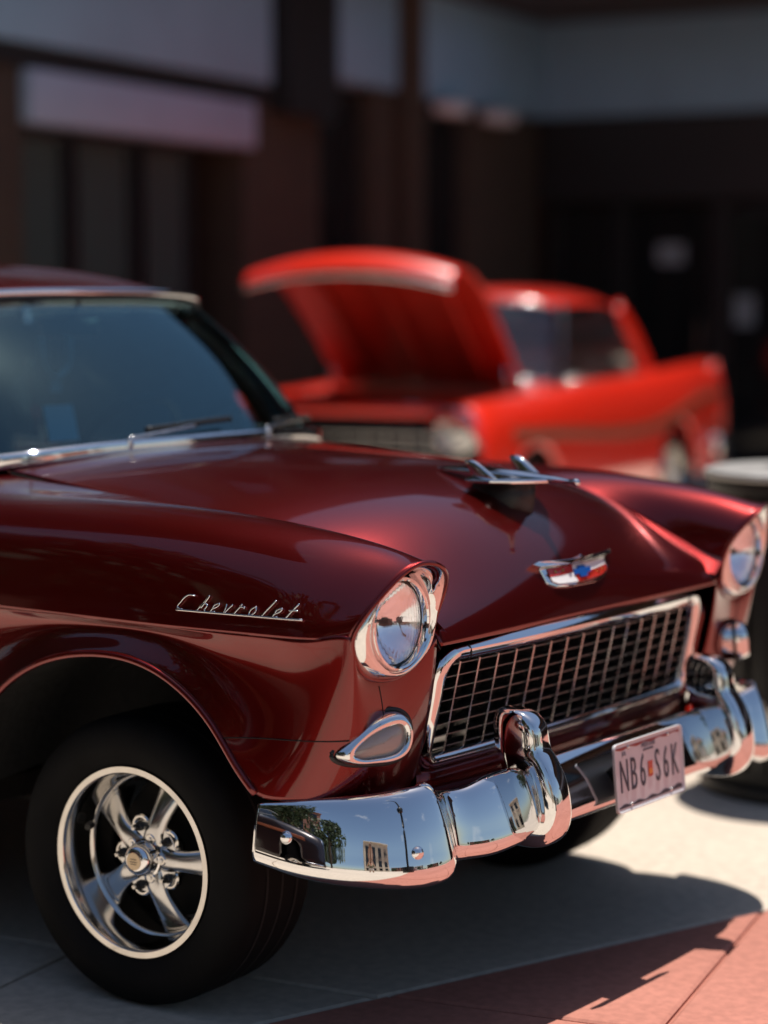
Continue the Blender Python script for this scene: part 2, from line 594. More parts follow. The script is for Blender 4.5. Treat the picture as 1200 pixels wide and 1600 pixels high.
# ------------------------------------------------------------------ building behind
def brick_mat(name, c1, c2, mortar):
    m = mat(name, c1, 0.85)
    n, l = m.node_tree.nodes, m.node_tree.links
    b = n['Principled BSDF']
    tc = n.new('ShaderNodeTexCoord')
    br = n.new('ShaderNodeTexBrick')
    br.inputs['Scale'].default_value = 1.0
    br.inputs['Brick Width'].default_value = 0.21; br.inputs['Row Height'].default_value = 0.075
    br.inputs['Mortar Size'].default_value = 0.006
    br.inputs['Color1'].default_value = (*c1, 1); br.inputs['Color2'].default_value = (*c2, 1); br.inputs['Mortar'].default_value = (*mortar, 1)
    sep = n.new('ShaderNodeSeparateXYZ'); cmb = n.new('ShaderNodeCombineXYZ'); ad = n.new('ShaderNodeMath')
    l.new(tc.outputs['Object'], sep.inputs['Vector'])
    l.new(sep.outputs['X'], ad.inputs[0]); l.new(sep.outputs['Y'], ad.inputs[1])
    l.new(ad.outputs['Value'], cmb.inputs['X']); l.new(sep.outputs['Z'], cmb.inputs['Y'])
    l.new(cmb.outputs['Vector'], br.inputs['Vector'])
    l.new(br.outputs['Color'], b.inputs['Base Color'])
    return m
M_BRICK = brick_mat('dark brown brick', (0.046, 0.029, 0.017), (0.034, 0.022, 0.013), (0.03, 0.027, 0.024))
M_FASCIA = mat('pale fascia panel', (0.17, 0.32, 0.46), 0.6, vary=(1.5, 0.08))
M_STRIP = mat('lilac white sign strip', (0.26, 0.34, 0.47), 0.6, vary=(2.0, 0.06))
M_FRAME = mat('black metal frame', (0.012, 0.013, 0.015), 0.4)
M_WINPANE = mat('grey green window pane', (0.045, 0.066, 0.064), 0.12, spec=0.5)  # one even grey green over the whole pane
M_DARKGLASS = mat('dark door glass', (0.010, 0.011, 0.012), 0.06, spec=0.5)
M_SOFFIT = mat('dark soffit', (0.03, 0.03, 0.032), 0.8)
M_LIGHTFIX = mat('white fixture', (0.55, 0.56, 0.58), 0.5)
M_PAPER = mat('paper notice', (0.22, 0.26, 0.29), 0.7)

BC = np.array([-7.667, 12.76]); BA = np.array([0.18065, -0.98355]); BB = np.array([0.98355, 0.18065])
bld = empty('building', (BC[0], BC[1], 0), math.atan2(BB[1], BB[0]))
# local frame of the building: +x = BB (out of the long wall), -y = BA (along the long wall towards the street)
def bb(name, t0, t1, s0, s1, z0, z1, m, parent=bld, bevel=0.0):
    o = box(name, ((s0 + s1) / 2, -(t0 + t1) / 2, (z0 + z1) / 2), (s1 - s0, t1 - t0, z1 - z0), m, None, bevel)
    o.parent = parent
    return o
tag(bld, 'dark brown brick building with pale fascia band and recessed entrance', 'building')
bb('wall', -6.0, 16.0, -6.0, -0.45, 0, 9.0, M_BRICK)  # unseen upper storey, added so the hood front mirrors something dark
bb('wall', -6.0, -0.45, -0.447, 26.0, 0, 9.0, M_BRICK)  # unseen length and height, extended for the same dark hood reflection
# long wall
for t0, t1 in ((8.05, 9.6), (4.3, 5.43), (2.70, 3.39), (0.0, 1.54), (12.8, 14.2)):
    bb('column', t0, t1, -0.44, 0.0, 0, 3.17, M_BRICK, bevel=0.01)
bb('pier', 4.29, 5.06, 0.003, 0.16, 2.86, 5.2, M_FRAME)
bb('pier', 2.755, 3.075, 0.003, 0.14, 0, 5.2, M_BRICK)
for t0, t1 in ((0.004, 2.75), (3.08, 4.285), (5.12, 14.0)):
    bb('fascia_panel', t0, t1, -0.30, 0.06, 3.18 if t0 < 5 else 3.05, 4.03, M_FASCIA, bevel=0.01)
bb('lintel', 5.065, 14.0, -0.30, 0.03, 2.905, 3.045, M_FRAME)
bb('sign_strip', 5.37, 8.05, -0.20, 0.07, 2.59, 2.90, M_STRIP, bevel=0.006)
def window(t0, t1, z0, z1, m, s=-0.18, fr=0.05):
    w = bb('window', t0, t1, s - 0.03, s, z0, z1, m)
    for a, b, c, d in ((t0 - fr, t0, z0 - fr, z1 + fr), (t1, t1 + fr, z0 - fr, z1 + fr)):
        bb('frame', a, b, s - 0.05, s + 0.05, c, d, M_FRAME, w)
    bb('frame', t0, t1, s - 0.05, s + 0.05, z1, z1 + fr, M_FRAME, w)
    bb('frame', t0, t1, s - 0.05, s + 0.05, z0 - fr, z0, M_FRAME, w)
    return w
for t0, t1 in ((7.42, 7.99), (6.66, 7.27), (5.95, 6.48)):
    window(t0, t1, 0.35, 2.52, M_WINPANE)
bb('spandrel', 5.44, 8.04, -0.44, -0.12, 0, 0.29, M_BRICK)
window(3.46, 4.24, 0.1, 3.05, M_DARKGLASS)
window(1.60, 2.64, 0.1, 3.05, M_DARKGLASS)
window(9.70, 12.7, 0.1, 2.85, M_DARKGLASS)
for t in (2.27, 1.28):
    lf = bb('soffit_lamp', t - 0.2, t + 0.2, 0.07, 0.24, 3.04, 3.14, M_LIGHTFIX, bevel=0.02)
# short wall with the entrance
bb('fascia_panel', -0.30, 0.06, 0.064, 26.0, 3.18, 4.03, M_FASCIA, bevel=0.01)
bb('lintel', -0.44, -0.05, 0.0, 26.0, 2.42, 3.175, M_FRAME)
for s0, s1 in ((0.13, 0.68), (0.82, 1.64), (1.78, 2.60), (2.72, 3.6), (3.75, 5.2), (6.0, 8.0), (8.6, 10.6), (11.2, 13.2), (14, 16), (17, 19), (20, 22)):
    d = bb('door', -0.22, -0.19, s0, s1, 0.05, 2.36, M_DARKGLASS)
    bb('frame', -0.26, -0.14, s0 - 0.06, s0, 0, 2.42, M_FRAME, d)
    bb('frame', -0.26, -0.14, s1, s1 + 0.06, 0, 2.42, M_FRAME, d)
    bb('handle', -0.14, -0.11, s1 - 0.13, s1 - 0.10, 0.9, 1.35, M_CHROME_DULL, d)
    if 0.8 < s0 < 1: bb('notice', -0.187, -0.183, 1.10, 1.36, 1.84, 2.02, M_PAPER, d)
    if 1.7 < s0 < 1.9:
        bb('notice', -0.187, -0.183, 1.84, 2.02, 1.28, 1.55, M_PAPER, d)
bb('eave', -6.0, 16.4, -6.3, 0.9, 9.01, 9.3, M_SOFFIT)
bb('eave', -6.0, 0.9, 0.904, 26.4, 9.01, 9.3, M_SOFFIT)
bb('canopy', -0.42, 15.0, -0.44, 0.6, 4.035, 4.30, M_SOFFIT)  # overhang added along the long wall to shade the facade
bb('canopy', -0.42, 1.6, 0.604, 26.0, 4.035, 4.30, M_SOFFIT)
for k in range(7):
    window(1.2 + k * 2.0, 2.2 + k * 2.0, 5.2, 7.4, M_DARKGLASS, s=-0.40)
for k in range(12):
    d = bb('upper_window', -0.43, -0.40, 0.8 + k * 2.0, 1.9 + k * 2.0, 5.2, 7.4, M_DARKGLASS)
    bb('frame', -0.44, -0.36, 0.72 + k * 2.0, 0.797 + k * 2.0, 5.12, 7.48, M_FRAME, d)
    bb('frame', -0.44, -0.36, 1.903 + k * 2.0, 1.98 + k * 2.0, 5.12, 7.48, M_FRAME, d)
# ------------------------------------------------------------------ the maroon car (nose towards +x, its right side towards -y)
car = empty('vintage_car')
tag(car, 'dark maroon vintage car with chrome bumper and grille, its hood closed', 'car')
A_ = np.array

# ---- fender, upper half: rows = stations from the door to the lamp mouth, columns = valley over the crest to the side crease (x, w, z)
U = [
 [(-.66, .600, 1.138), (-.66, .68, 1.124), (-.66, .76, 1.100), (-.66, .818, 1.072), (-.66, .858, 1.02), (-.66, .882, .95), (-.66, .896, .90), (-.66, .902, .866)],
 [(-.33, .600, 1.110), (-.33, .68, 1.106), (-.33, .76, 1.100), (-.33, .820, 1.072), (-.33, .860, 1.02), (-.33, .885, .95), (-.33, .899, .90), (-.33, .905, .867)],
 [(-.02, .600, 1.088), (-.02, .68, 1.101), (-.02, .76, 1.098), (-.02, .822, 1.070), (-.02, .863, 1.018), (-.02, .888, .95), (-.02, .901, .90), (-.02, .907, .868)],
 [(.22, .600, 1.064), (.22, .67, 1.089), (.22, .752, 1.091), (.22, .817, 1.064), (.22, .861, 1.012), (.22, .888, .946), (.22, .902, .90), (.22, .908, .870)],
 [(.40, .603, 1.010), (.40, .66, 1.063), (.40, .738, 1.080), (.40, .807, 1.054), (.40, .856, 1.002), (.40, .885, .941), (.40, .900, .90), (.40, .905, .873)],
 [(.545, .612, .945), (.55, .645, 1.020), (.555, .722, 1.062), (.55, .796, 1.040), (.54, .850, .988), (.535, .881, .934), (.53, .896, .898), (.53, .900, .876)],
 [(.635, .624, .905), (.648, .640, .982), (.655, .708, 1.040), (.645, .782, 1.028), (.625, .838, .976), (.61, .868, .928), (.598, .884, .898), (.592, .888, .879)],
 [(.672, .630, .897), (.704, .640, .962), (.735, .693, 1.014), (.724, .757, 1.027), (.698, .817, .988), (.672, .853, .940), (.655, .868, .908), (.645, .873, .882)],
]
U = A_(U)
UB = grid_spl(U, 90, 64)
def side(P, s):
    P = np.array(P, float).copy(); P[..., 1] *= s
    return P
# ---- the full lamp mouth, closed loop (x, w, z): first the eight points of the upper fender, then the underside
MOUTH = np.concatenate([U[-1], A_([(.640, .862, .846), (.636, .828, .806), (.636, .775, .786), (.640, .715, .786), (.650, .660, .812), (.662, .634, .850)])])
MB_ = spl(MOUTH, 96, closed=True)

# ---- fender, lower half: columns run from the door round the nose to the grille, rows from crease to lower edge
top = [(-.66, .902, .866), (-.50, .904, .866), (-.38, .905, .867), (-.27, .906, .867), (-.15, .907, .868), (0, .907, .868), (.14, .908, .869), (.27, .908, .871),
       (.37, .906, .8725), (.46, .903, .874), (.56, .895, .8775), (.645, .873, .882), (.640, .855, .836), (.636, .800, .794), (.637, .730, .785), (.650, .655, .815), (.664, .612, .858)]
bot = [(-.66, .885, .30), (-.47, .905, .42), (-.395, .918, .585), (-.314, .922, .682), (-.19, .924, .757), (-.033, .924, .795), (.153, .924, .781), (.312, .922, .684),
       (.381, .919, .598), (.425, .913, .548), (.50, .895, .540), (.566, .845, .535), (.592, .790, .530), (.600, .740, .525), (.600, .690, .52), (.593, .645, .515), (.582, .600, .51)]
rows = [0, .12, .3, .5, .7, .88, 1.0]
dip = [0, -.016, -.022, -.018, -.010, -.003, 0]
L = np.zeros((len(rows), len(top), 3))
for j, (a, b) in enumerate(zip(top, bot)):
    a, b = A_(a), A_(b)
    arch = max(0.0, min(1.0, (11 - j) / 2.0))
    front = max(0.0, min(1.0, (j - 10) / 2.0))
    for i, t in enumerate(rows):
        p = a * (1 - t) + b * t
        p[1] += dip[i] * arch
        p[0] += front * 0.016 * math.sin(math.pi * t) ** 0.8
        p[1] += front * 0.006 * math.sin(math.pi * t) if j < 13 else 0
        L[i, j] = p
LB = grid_spl(L, 40, 120)
ARCH = spl([b for b in bot[1:10]], 60)
for s in (-1, 1):
    near = s < 0
    fu = surf('front_fender', side(UB, s), M_PAINT, car, thick=0.003)
    lo = surf('fender_lower_panel', side(LB, s), M_PAINT, fu, thick=0.003)
    sweep('arch_lip', side(ARCH, s), rrect(0.016, 0.016, 0.006), M_PAINT, fu, cap=True)
    tube('lamp_mouth_lip', side(MB_, s), 0.0055, M_PAINT, fu, closed=True, seg=8)
    # seams of the lower panel (dark joints, a hair proud of the paint)
    seam = []
    k = int(np.argmin(abs(LB[:, 60, 2] - .655)))
    for j in range(0, 120):
        if LB[0, j, 0] > 0.30 or j > 75:
            col = LB[:, j]
            zz = col[:, 2]
            if zz.min() < .652 and j < 101:
                q = np.interp(.655 + 0.02 * (j - 75) / 30, zz[::-1], np.arange(len(zz))[::-1])
                i0 = int(q); f_ = q - i0; p = col[i0] * (1 - f_) + col[min(i0 + 1, len(col) - 1)] * f_
                seam.append(p + A_([.0008, .0008, 0]))
    if len(seam) > 3:
        tube('panel_seam', side(A_(seam), s), 0.0012, M_MATTE, fu, seg=6)
    vs = LB[2:24, 108] + A_([.0012, 0, 0])
    tube('panel_seam', side(vs - A_([.0008, 0, 0]), s), 0.0009, M_MATTE, fu, seg=6)
    # inner wheel house
    V = []
    for p in ARCH:
        V.append([A_(p) + A_([0, -.010, 0]), A_([p[0] * 1.01, .62, p[2] + .03]), A_([p[0] * 1.0, .50, p[2] + .02]), A_([p[0] * .5, .48, .45])])
    surf('wheel_house', side(A_(V), s), M_UNDER, car)

# ---- hood
HR = [  # centre x, z, edge x, z, fall exponent
 (-.468, 1.180, -.605, 1.143, 2.4), (-.27, 1.177, -.39, 1.116, 2.5), (-.02, 1.166, -.15, 1.093, 2.6), (.17, 1.150, .07, 1.080, 2.6), (.32, 1.124, .24, 1.058, 2.7),
 (.455, 1.080, .385, 1.018, 2.8), (.553, 1.012, .500, .960, 3.0), (.610, .945, .582, .915, 3.0), (.640, .885, .640, .878, 2.6), (.657, .829, .668, .836, 2.4)]
fr = [0, .2, .4, .58, .74, .88, 1.0]
H = np.zeros((len(HR), 13, 3))
for i, (xc, zc, xe, ze, p) in enumerate(HR):
    wE = .602 if i < 8 else (.606 if i == 8 else .600)
    for j, f in enumerate(fr):
        x = xc + (xe - xc) * f ** 2
        z = zc - (zc - ze) * f ** p
        H[i, 6 + j] = (x, wE * f, z)
        H[i, 6 - j] = (x, -wE * f, z)
HB = grid_spl(H, 110, 120)
hood = surf('hood', HB, M_PAINT, car, thick=0.003)
for s in (-1, 1):
    e = HB[:, -1 if s > 0 else 0] + A_([0, s * .004, -.003])
    tube('hood_gap', e + A_([0, 0, -.004]), 0.0018, M_MATTE, hood, seg=6)
    fl = side(UB[:, 0], s)
    surf('fender_flange', np.stack([fl, fl + A_([0, -s * .012, -.010]), fl + A_([0, -s * .045, -.035])], 1), M_PAINT, car)

def hood_z(x, y):
    d = (HB[..., 0] - x) ** 2 + (HB[..., 1] - y) ** 2
    k = np.unravel_index(np.argmin(d), d.shape)
    return HB[k][2]

# ---- headlamps
HLC = A_([.665, .7465, .9008])
for s in (-1, 1):
    lamp = empty('headlamp', parent=car)
    ang = np.arctan2(MB_[:, 2] - HLC[2], MB_[:, 1] - HLC[1])
    ringp = lambda r, x: np.stack([np.full(96, x), HLC[1] + r * np.cos(ang), HLC[2] + r * np.sin(ang)], 1)
    inner = ringp(.0985, .668)
    mouth_in = MB_ + (inner - MB_) * 0.045
    rowsB = [mouth_in + A_([-.006, 0, 0]), mouth_in + A_([0.001, 0, 0])]
    for t in (.25, .5, .75):
        q = mouth_in * (1 - t) + inner * t
        q[:, 0] += 0.012 * math.sin(math.pi * t)
        rowsB.append(q)
    rowsB += [inner, ringp(.0955, .660)]
    surf('bezel', side(A_(rowsB), s), M_CHROME, lamp, wrap_v=True, sharp=60)
    tube('bezel_gasket', side(MB_ + A_([-.002, 0, 0]) * 1 + (inner - MB_) * 0.02, s), 0.0035, M_MATTE, lamp, closed=True, seg=6)
    o3 = (HLC[0], s * HLC[1], HLC[2])
    lathe('retaining_ring', [(.0955, -.010), (.0955, .003), (.0940, .009), (.0905, .011), (.0872, .008), (.0865, .0), (.0865, -.012)], M_CHROME, lamp, 96, o3, (1, 0, 0))
    lathe('shadow_gap', [(.0872, -.004), (.0835, -.006), (.0825, -.012)], M_BLACK, lamp, 64, o3, (1, 0, 0))
    # sealed beam: reflector bowl, burner shield and moulded glass
    lathe('reflector', [(r, -.060 + .050 * (r / .083) ** 2) for r in np.linspace(.0008, .083, 18)], M_REFLECTOR, lamp, 64, o3, (1, 0, 0))
    lathe('bulb', [(.0005, -.022), (.008, -.023), (.0095, -.030), (.0095, -.042), (.004, -.046), (.004, -.060)], M_BLACK, lamp, 24, o3, (1, 0, 0))
    outer_p = [(r, -.004 + .019 * (1 - (r / .083) ** 2)) for r in np.linspace(.0008, .083, 20)]
    inner_p = [(r, -.009 + .019 * (1 - (r / .083) ** 2)) for r in np.linspace(.083, .0008, 20)]
    g = lathe('lens', [(r, h) for r, h in outer_p + inner_p], M_LENS, lamp, 64, (0, 0, 0), (1, 0, 0), sharp=60)
    g.location = o3

# ---- parking lamps under the headlamps
def ray_plane(u, v, p0, nrm):
    d = A_(fw) + A_(rt) * (u - 600) / CAM_F - A_(up) * (v - 800) / CAM_F
    o_ = A_(CAM_POS)
    t = ((A_(p0) - o_) @ A_(nrm)) / (d @ A_(nrm))
    return o_ + t * d
PLC, PLN = A_([.648, -.752, .655]), A_([.88, -.46, .08]); PLN = PLN / np.linalg.norm(PLN)
o_px = [(523, 1181), (540, 1157), (568, 1131), (600, 1113), (624, 1113), (637, 1126), (640, 1150), (633, 1174), (612, 1189), (580, 1193), (545, 1193)]
l_px = [(551, 1178), (563, 1160), (584, 1144), (606, 1134), (624, 1130), (633, 1137), (635, 1152), (628, 1170), (610, 1181), (585, 1186), (562, 1187)]
out3 = spl([ray_plane(u, v, PLC, PLN) for u, v in o_px], 64, closed=True)
len3 = spl([ray_plane(u, v, PLC + PLN * .02, PLN) for u, v in l_px], 64, closed=True)
for s in (-1, 1):
    pl = empty('parking_lamp', parent=car)
    f = lambda P: side(P, -s) if s > 0 else A_(P)
    cen = out3.mean(0)
    base = out3 - PLN * .035
    r1 = out3 + PLN * .010
    r2 = out3 * .55 + len3 * .45 + PLN * .022
    r3 = len3 + PLN * .010
    r4 = len3 + (len3.mean(0) - len3) * .05 - PLN * .002
    surf('bezel', f(A_([base, out3, r1, r2, r3, r4])), M_CHROME, pl, wrap_v=True)
    c0 = len3.mean(0)
    surf('lens', f(A_([c0 + (len3 - c0) * k + PLN * (.010 * (1 - k * k) - .001) for k in (1.0, .8, .6, .4, .2, .02)])), M_PARKLENS, pl, wrap_v=True)
    sk = spl(out3 + (out3 - cen) * .06 - PLN * .004, 64, closed=True)
    tube('gasket', f(sk), .005, M_BLACK, pl, closed=True, seg=6)

# ---- grille: chrome surround and egg-crate bars
def gx(y, z):
    return .612 + (z - .69) * .22 + .018 * (1 - (y / .56) ** 2)
gr = empty('grille', parent=car)
pth = []
GW, GT, GB = .556, .806, .568
for cx, cz, a0 in ((GW - .055, GT - .055, 0), (-GW + .055, GT - .055, 90), (-GW + .03, GB + .03, 180), (GW - .03, GB + .03, 270)):
    R = .055 if cz > .7 else .03
    for i in range(9):
        a = math.radians(a0 + 90 * i / 8)
        pth.append((cx + R * math.cos(a), cz + R * math.sin(a)))
full = []
for i in range(len(pth)):
    a, b = A_(pth[i]), A_(pth[(i + 1) % len(pth)])
    nseg = max(1, int(np.linalg.norm(b - a) / .05))
    for k in range(nseg): full.append(a + (b - a) * k / nseg)
V = []
nf = len(full)
for i in range(nf):
    y, z = full[i]
    tn = full[(i + 1) % nf] - full[i - 1]; tn = tn / np.linalg.norm(tn)
    nrm = A_([tn[1], -tn[0]])                       # outwards in (y,z)
    topf = max(0, min(1, (z - .70) / .06))
    wd = .032 + .008 * topf
    prof = [(-wd * .55, -.012), (-wd * .5, .004), (-wd * .15, .016), (wd * .2, .017), (wd * .5, .006), (wd * .62, -.006), (wd * .62, -.03), (-wd * .45, -.03)]
    ring = []
    for a, b in prof:
        q = A_([y, z]) + nrm * a
        ring.append((gx(q[0], q[1]) + b, q[0], q[1]))
    V.append(ring)
surf('surround', A_(V), M_CHROME, gr, wrap_u=True, wrap_v=True, sharp=50)
for s in (-1, 1):   # joints in the surround
    tube('surround_joint', [(gx(s * .47, z) + .0175 - .012 * abs((z - GT) / .022) ** 2, s * (.485 - (GT + .02 - z) * .35), z) for z in np.linspace(GT - .018, GT + .020, 8)], .0012, M_BLACK, gr, seg=6)
M_CRATE_V = mat('satin grille bar', (0.50, 0.49, 0.49), 0.22, 1.0)
M_CRATE_H = mat('grey grille bar', (0.15, 0.155, 0.16), 0.35, 1.0)
for k in range(15):
    y = -.555 + 1.11 * (k + 1.0) / 16.2
    z0, z1 = GB + .004, GT - .006
    zz = np.linspace(z0, z1, 6)
    V = [[(gx(y, z) - .004 + a, y + b, z) for a, b in ((.004, -.0028), (.004, .0028), (-.030, .0018), (-.030, -.0018))] for z in zz]
    surf('grille_bar', A_(V), M_CRATE_V, gr, wrap_v=True, cap=True, sharp=30)
for k in range(8):
    z = GB + (GT - GB) * (k + 1) / 9.0
    yy = np.linspace(-.54, .54, 14)
    V = [[(gx(y, z) - .010 + a, y, z + b) for a, b in ((.004, -.0012), (.004, .0012), (-.030, .0010), (-.030, -.0010))] for y in yy]
    surf('grille_crossbar', A_(V), M_CRATE_H, gr, wrap_v=True, cap=True, sharp=30)
box('radiator', (.47, 0, .68), (.05, 1.1, .42), M_MATTE, gr)
box('splash_panel', (.53, 0, .46), (.03, 1.16, .14), M_PAINT, gr, .008)
# painted valance under the grille
V = [[(gx(y, .55) + a, y, z) for a, z in ((.004, .556), (.014, .545), (.016, .50), (-.01, .455))] for y in np.linspace(-.585, .585, 24)]
surf('valance', A_(V), M_PAINT, car, thick=.003)
# pan that closes the gap between body and bumper
pan = A_([[(.565, y, .505), (.64 - .10 * max(0, abs(y) - .5), y, .500), (float(np.interp(abs(y), [0, .5, .7, .86], [.772, .735, .70, .60])), y, .490)] for y in np.linspace(-.86, .86, 40)])
surf('gravel_pan', pan, M_PAINT, car, thick=.004)
# painted shell round the grille opening
V = []
for i in range(nf):
    y, z = full[i]
    tn = full[(i + 1) % nf] - full[i - 1]; tn = tn / np.linalg.norm(tn)
    nrm = A_([tn[1], -tn[0]])
    row = []
    for a, b in ((-.004, -.022), (.020, .000), (.034, .011), (.062, .006)):
        q = A_([y, z]) + nrm * a
        b = b - .045 * max(0.0, min(1.0, (nrm[1] - .15) / .4)) * (b > -.01)
        row.append((gx(min(.56, max(-.56, q[0])), q[1]) + b, q[0], q[1]))
    V.append(row)
surf('grille_shell', A_(V), M_PAINT, car, wrap_u=True)

# ---- bumper bar, plan curve and section along it (built as one half and mirrored across the middle)
#      w, face x, z top, z bottom, depth scale
BP = A_([(0, .802, .560, .412, 1.0), (.14, .801, .560, .412, 1.0), (.28, .798, .558, .410, 1.0), (.38, .794, .556, .404, 1.0), (.46, .788, .556, .396, 1.0), (.53, .778, .552, .390, .95),
      (.585, .758, .542, .390, .80), (.625, .742, .538, .390, .72), (.652, .743, .548, .384, .80), (.676, .760, .564, .374, 1.0), (.702, .774, .570, .369, 1.1), (.745, .768, .570, .366, 1.1), (.80, .740, .566, .366, 1.1), (.855, .688, .560, .371, 1.0), (.900, .610, .553, .378, .85), (.926, .520, .543, .390, .60), (.934, .432, .532, .406, .40)])
idx = np.linspace(0, 1, 150)
dd = np.concatenate([[0], np.cumsum(np.linalg.norm(np.diff(BP[:, :2], axis=0), axis=1))])
BPs = nat_spline(dd, BP, idx * dd[-1])
secs = []
for i in range(len(BPs)):
    w, x, zt, zb, k = BPs[i]
    a = BPs[max(0, i - 1)]; b = BPs[min(len(BPs) - 1, i + 1)]
    t = A_([b[1] - a[1], b[0] - a[0]]); t = t / np.linalg.norm(t)
    n_ = A_([t[1], -t[0]])                     # outwards (x,w)
    if i == 0: n_ = A_([1, 0])
    h = zt - zb
    prof = [(-.085, zt - .012), (-.072, zt - .002), (-.058, zt), (-.043, zt - .08 * h), (-.029, zt - .24 * h), (-.016, zt - .45 * h), (-.006, zt - .66 * h), (-.001, zt - .80 * h), (-.006, zt - .90 * h), (-.022, zt - .975 * h), (-.045, zb), (-.080, zb + .010)]
    secs.append([(x + n_[0] * d * k, w + n_[1] * d * k, z) for d, z in prof])
secs = A_(secs)
half = np.stack([spl(s_, 30) for s_ in secs])
fullb = np.concatenate([mir(half[:0:-1]), half])
bump_ = surf('front_bumper', fullb, M_CHROME, car, thick=.004)
for s in (-1, 1):
    for px in ((655, 1330), (445, 1311)):
        # bolt heads sit on the wing's face: nearest surface point to the line of sight
        d = A_(fw) + A_(rt) * (px[0] - 600) / CAM_F - A_(up) * (px[1] - 800) / CAM_F
        d = d / np.linalg.norm(d)
        q = mir(half).reshape(-1, 3)
        rel = q - A_(CAM_POS)
        dist = np.linalg.norm(rel - np.outer(rel @ d, d), axis=1)
        k = int(np.argmin(dist + 0.02 * (rel @ d)))
        i, j = divmod(k, 30)
        i = min(max(i, 1), len(half) - 2); j = min(max(j, 1), 28)
        hh = mir(half)
        nn = np.cross(hh[i + 1, j] - hh[i - 1, j], hh[i, j + 1] - hh[i, j - 1]); nn = nn / np.linalg.norm(nn)
        if nn @ d > 0: nn = -nn
        c0 = hh[i, j] * A_([1, -s, 1]); nv = nn * A_([1, -s, 1])
        lathe('bumper_bolt', [(.0005, .009), (.006, .008), (.011, .0045), (.0135, 0.0), (.0135, -.004)], M_CHROME, bump_, 28, c0, nv)

# ---- bumper guards: z, x front, x back, half width
GS = [(.392, .790, .74, .018), (.402, .826, .74, .030), (.425, .850, .74, .038), (.465, .862, .73, .041), (.52, .856, .72, .0405), (.565, .838, .71, .039), (.592, .820, .70, .038), (.604, .812, .695, .037), (.640, .805, .69, .0355), (.660, .797, .69, .034), (.674, .782, .694, .031), (.683, .764, .70, .026), (.687, .742, .71, .012)]
GSs = spl(A_(GS), 70)
for s in (-1, 1):
    V = []
    for z, xf, xb, hw in GSs:
        cx, rx = (xf + xb) / 2, (xf - xb) / 2
        ring = []
        for t in np.linspace(0, 2 * np.pi, 40, endpoint=False):
            c, si = math.cos(t), math.sin(t)
            e = 0.52
            ring.append((cx + rx * math.copysign(abs(c) ** e, c), s * .420 + hw * math.copysign(abs(si) ** e, si), z))
        V.append(ring)
    surf('bumper_guard', A_(V), M_CHROME, car, wrap_v=True, cap=True)

# ---- licence plate
plate = empty('licence_plate', parent=car)
pt = math.radians(5)
PO = A_([.872, 0, .482]); PX = A_([0, 1., 0]); PY = A_([-math.sin(pt), 0, math.cos(pt)]); PN = A_([math.cos(pt), 0, math.sin(pt)])
PO = A_([.822, 0, .490])
M_PLATE = mat('plate white', (0.62, 0.61, 0.62), 0.35, coat=0.3, vary=(12, 0.05))
M_PLATE_INK = mat('plate navy ink', (0.010, 0.022, 0.045), 0.4)
M_PLATE_GREY = mat('plate grey ink', (0.10, 0.12, 0.17), 0.4)
M_PLATE_RED = mat('plate red ink', (0.30, 0.03, 0.03), 0.4)
prism('plate_face', rrect(.305, .155, .012, 4), -.0012, .0, M_PLATE, plate, (PO, PX, PY, PN))
V = []
po = rrect(.305, .155, .012, 5)
for a, b in po:
    q = PO + PX * a + PY * b
    c0 = PO + PX * a * .97 + PY * b * .94
    V.append([c0, c0 * .4 + q * .6 + PN * .0035, q + PN * .0038, q + PN * .001, q - PN * .003])
surf('plate_rim', A_(V), M_PLATE, plate, wrap_u=True)
fr_ = lambda a, b, h=.0008: (PO + PX * a + PY * b + PN * h, PX, PY, PN)
for ch, a in zip('NB6S6K', (-.112, -.071, -.031, .037, .075, .116)):
    text_obj('plate_letter', ch, .106, M_PLATE_INK, plate, fr_(a, -.002), .50, .0007, fat=-.0004)
prism('sticker', rrect(.021, .036, .003), .0006, .0014, M_RED_ENAMEL, plate, fr_(.0035, .0, 0))
text_obj('small_lettering', 'MISSOURI', .016, M_PLATE_GREY, plate, fr_(.0, .057), .9, .0003)
text_obj('small_lettering', 'BICENTENNIAL', .008, M_PLATE_GREY, plate, fr_(.0, .046), .85, .0003)
text_obj('small_lettering', 'JUL', .014, M_PLATE_GREY, plate, fr_(-.108, .052), .9, .0003)
for a in (-.0045, .0035):
    prism('sticker_mark', rrect(.005, .012, .001), .0015, .0018, M_GOLD, plate, fr_(.004 + a, -.006, 0))
wav = [(-.142, .067)] + [(x, .0665 - .0045 * (1 + math.sin(x * 95)) / 2 - .002) for x in np.linspace(-.142, .142, 40)] + [(.142, .067)]
prism('printed_band', wav, .0003, .0009, M_PLATE_RED, plate, fr_(0, 0, 0))
wav = [(-.142, -.068)] + [(x, -.066 + .0055 * (1 + math.sin(x * 105 + 1.2)) / 2 + .004 * max(0, x / .142) + .001) for x in np.linspace(-.142, .142, 40)] + [(.142, -.068)]
prism('printed_band', wav, .0003, .0009, M_PLATE_INK, plate, fr_(0, 0, 0))
for a in (-.09, .09):
    for b in (.064, -.064):
        lathe('plate_screw', [(.0005, .003), (.003, .0025), (.0042, .0005), (.0042, -.002)], M_CHROME_DULL, plate, 14, PO + PX * a + PY * b + PN * .0012, PN)
box('plate_bracket', (.800, 0, .487), (.030, .16, .05), M_BLACK, plate, .004)

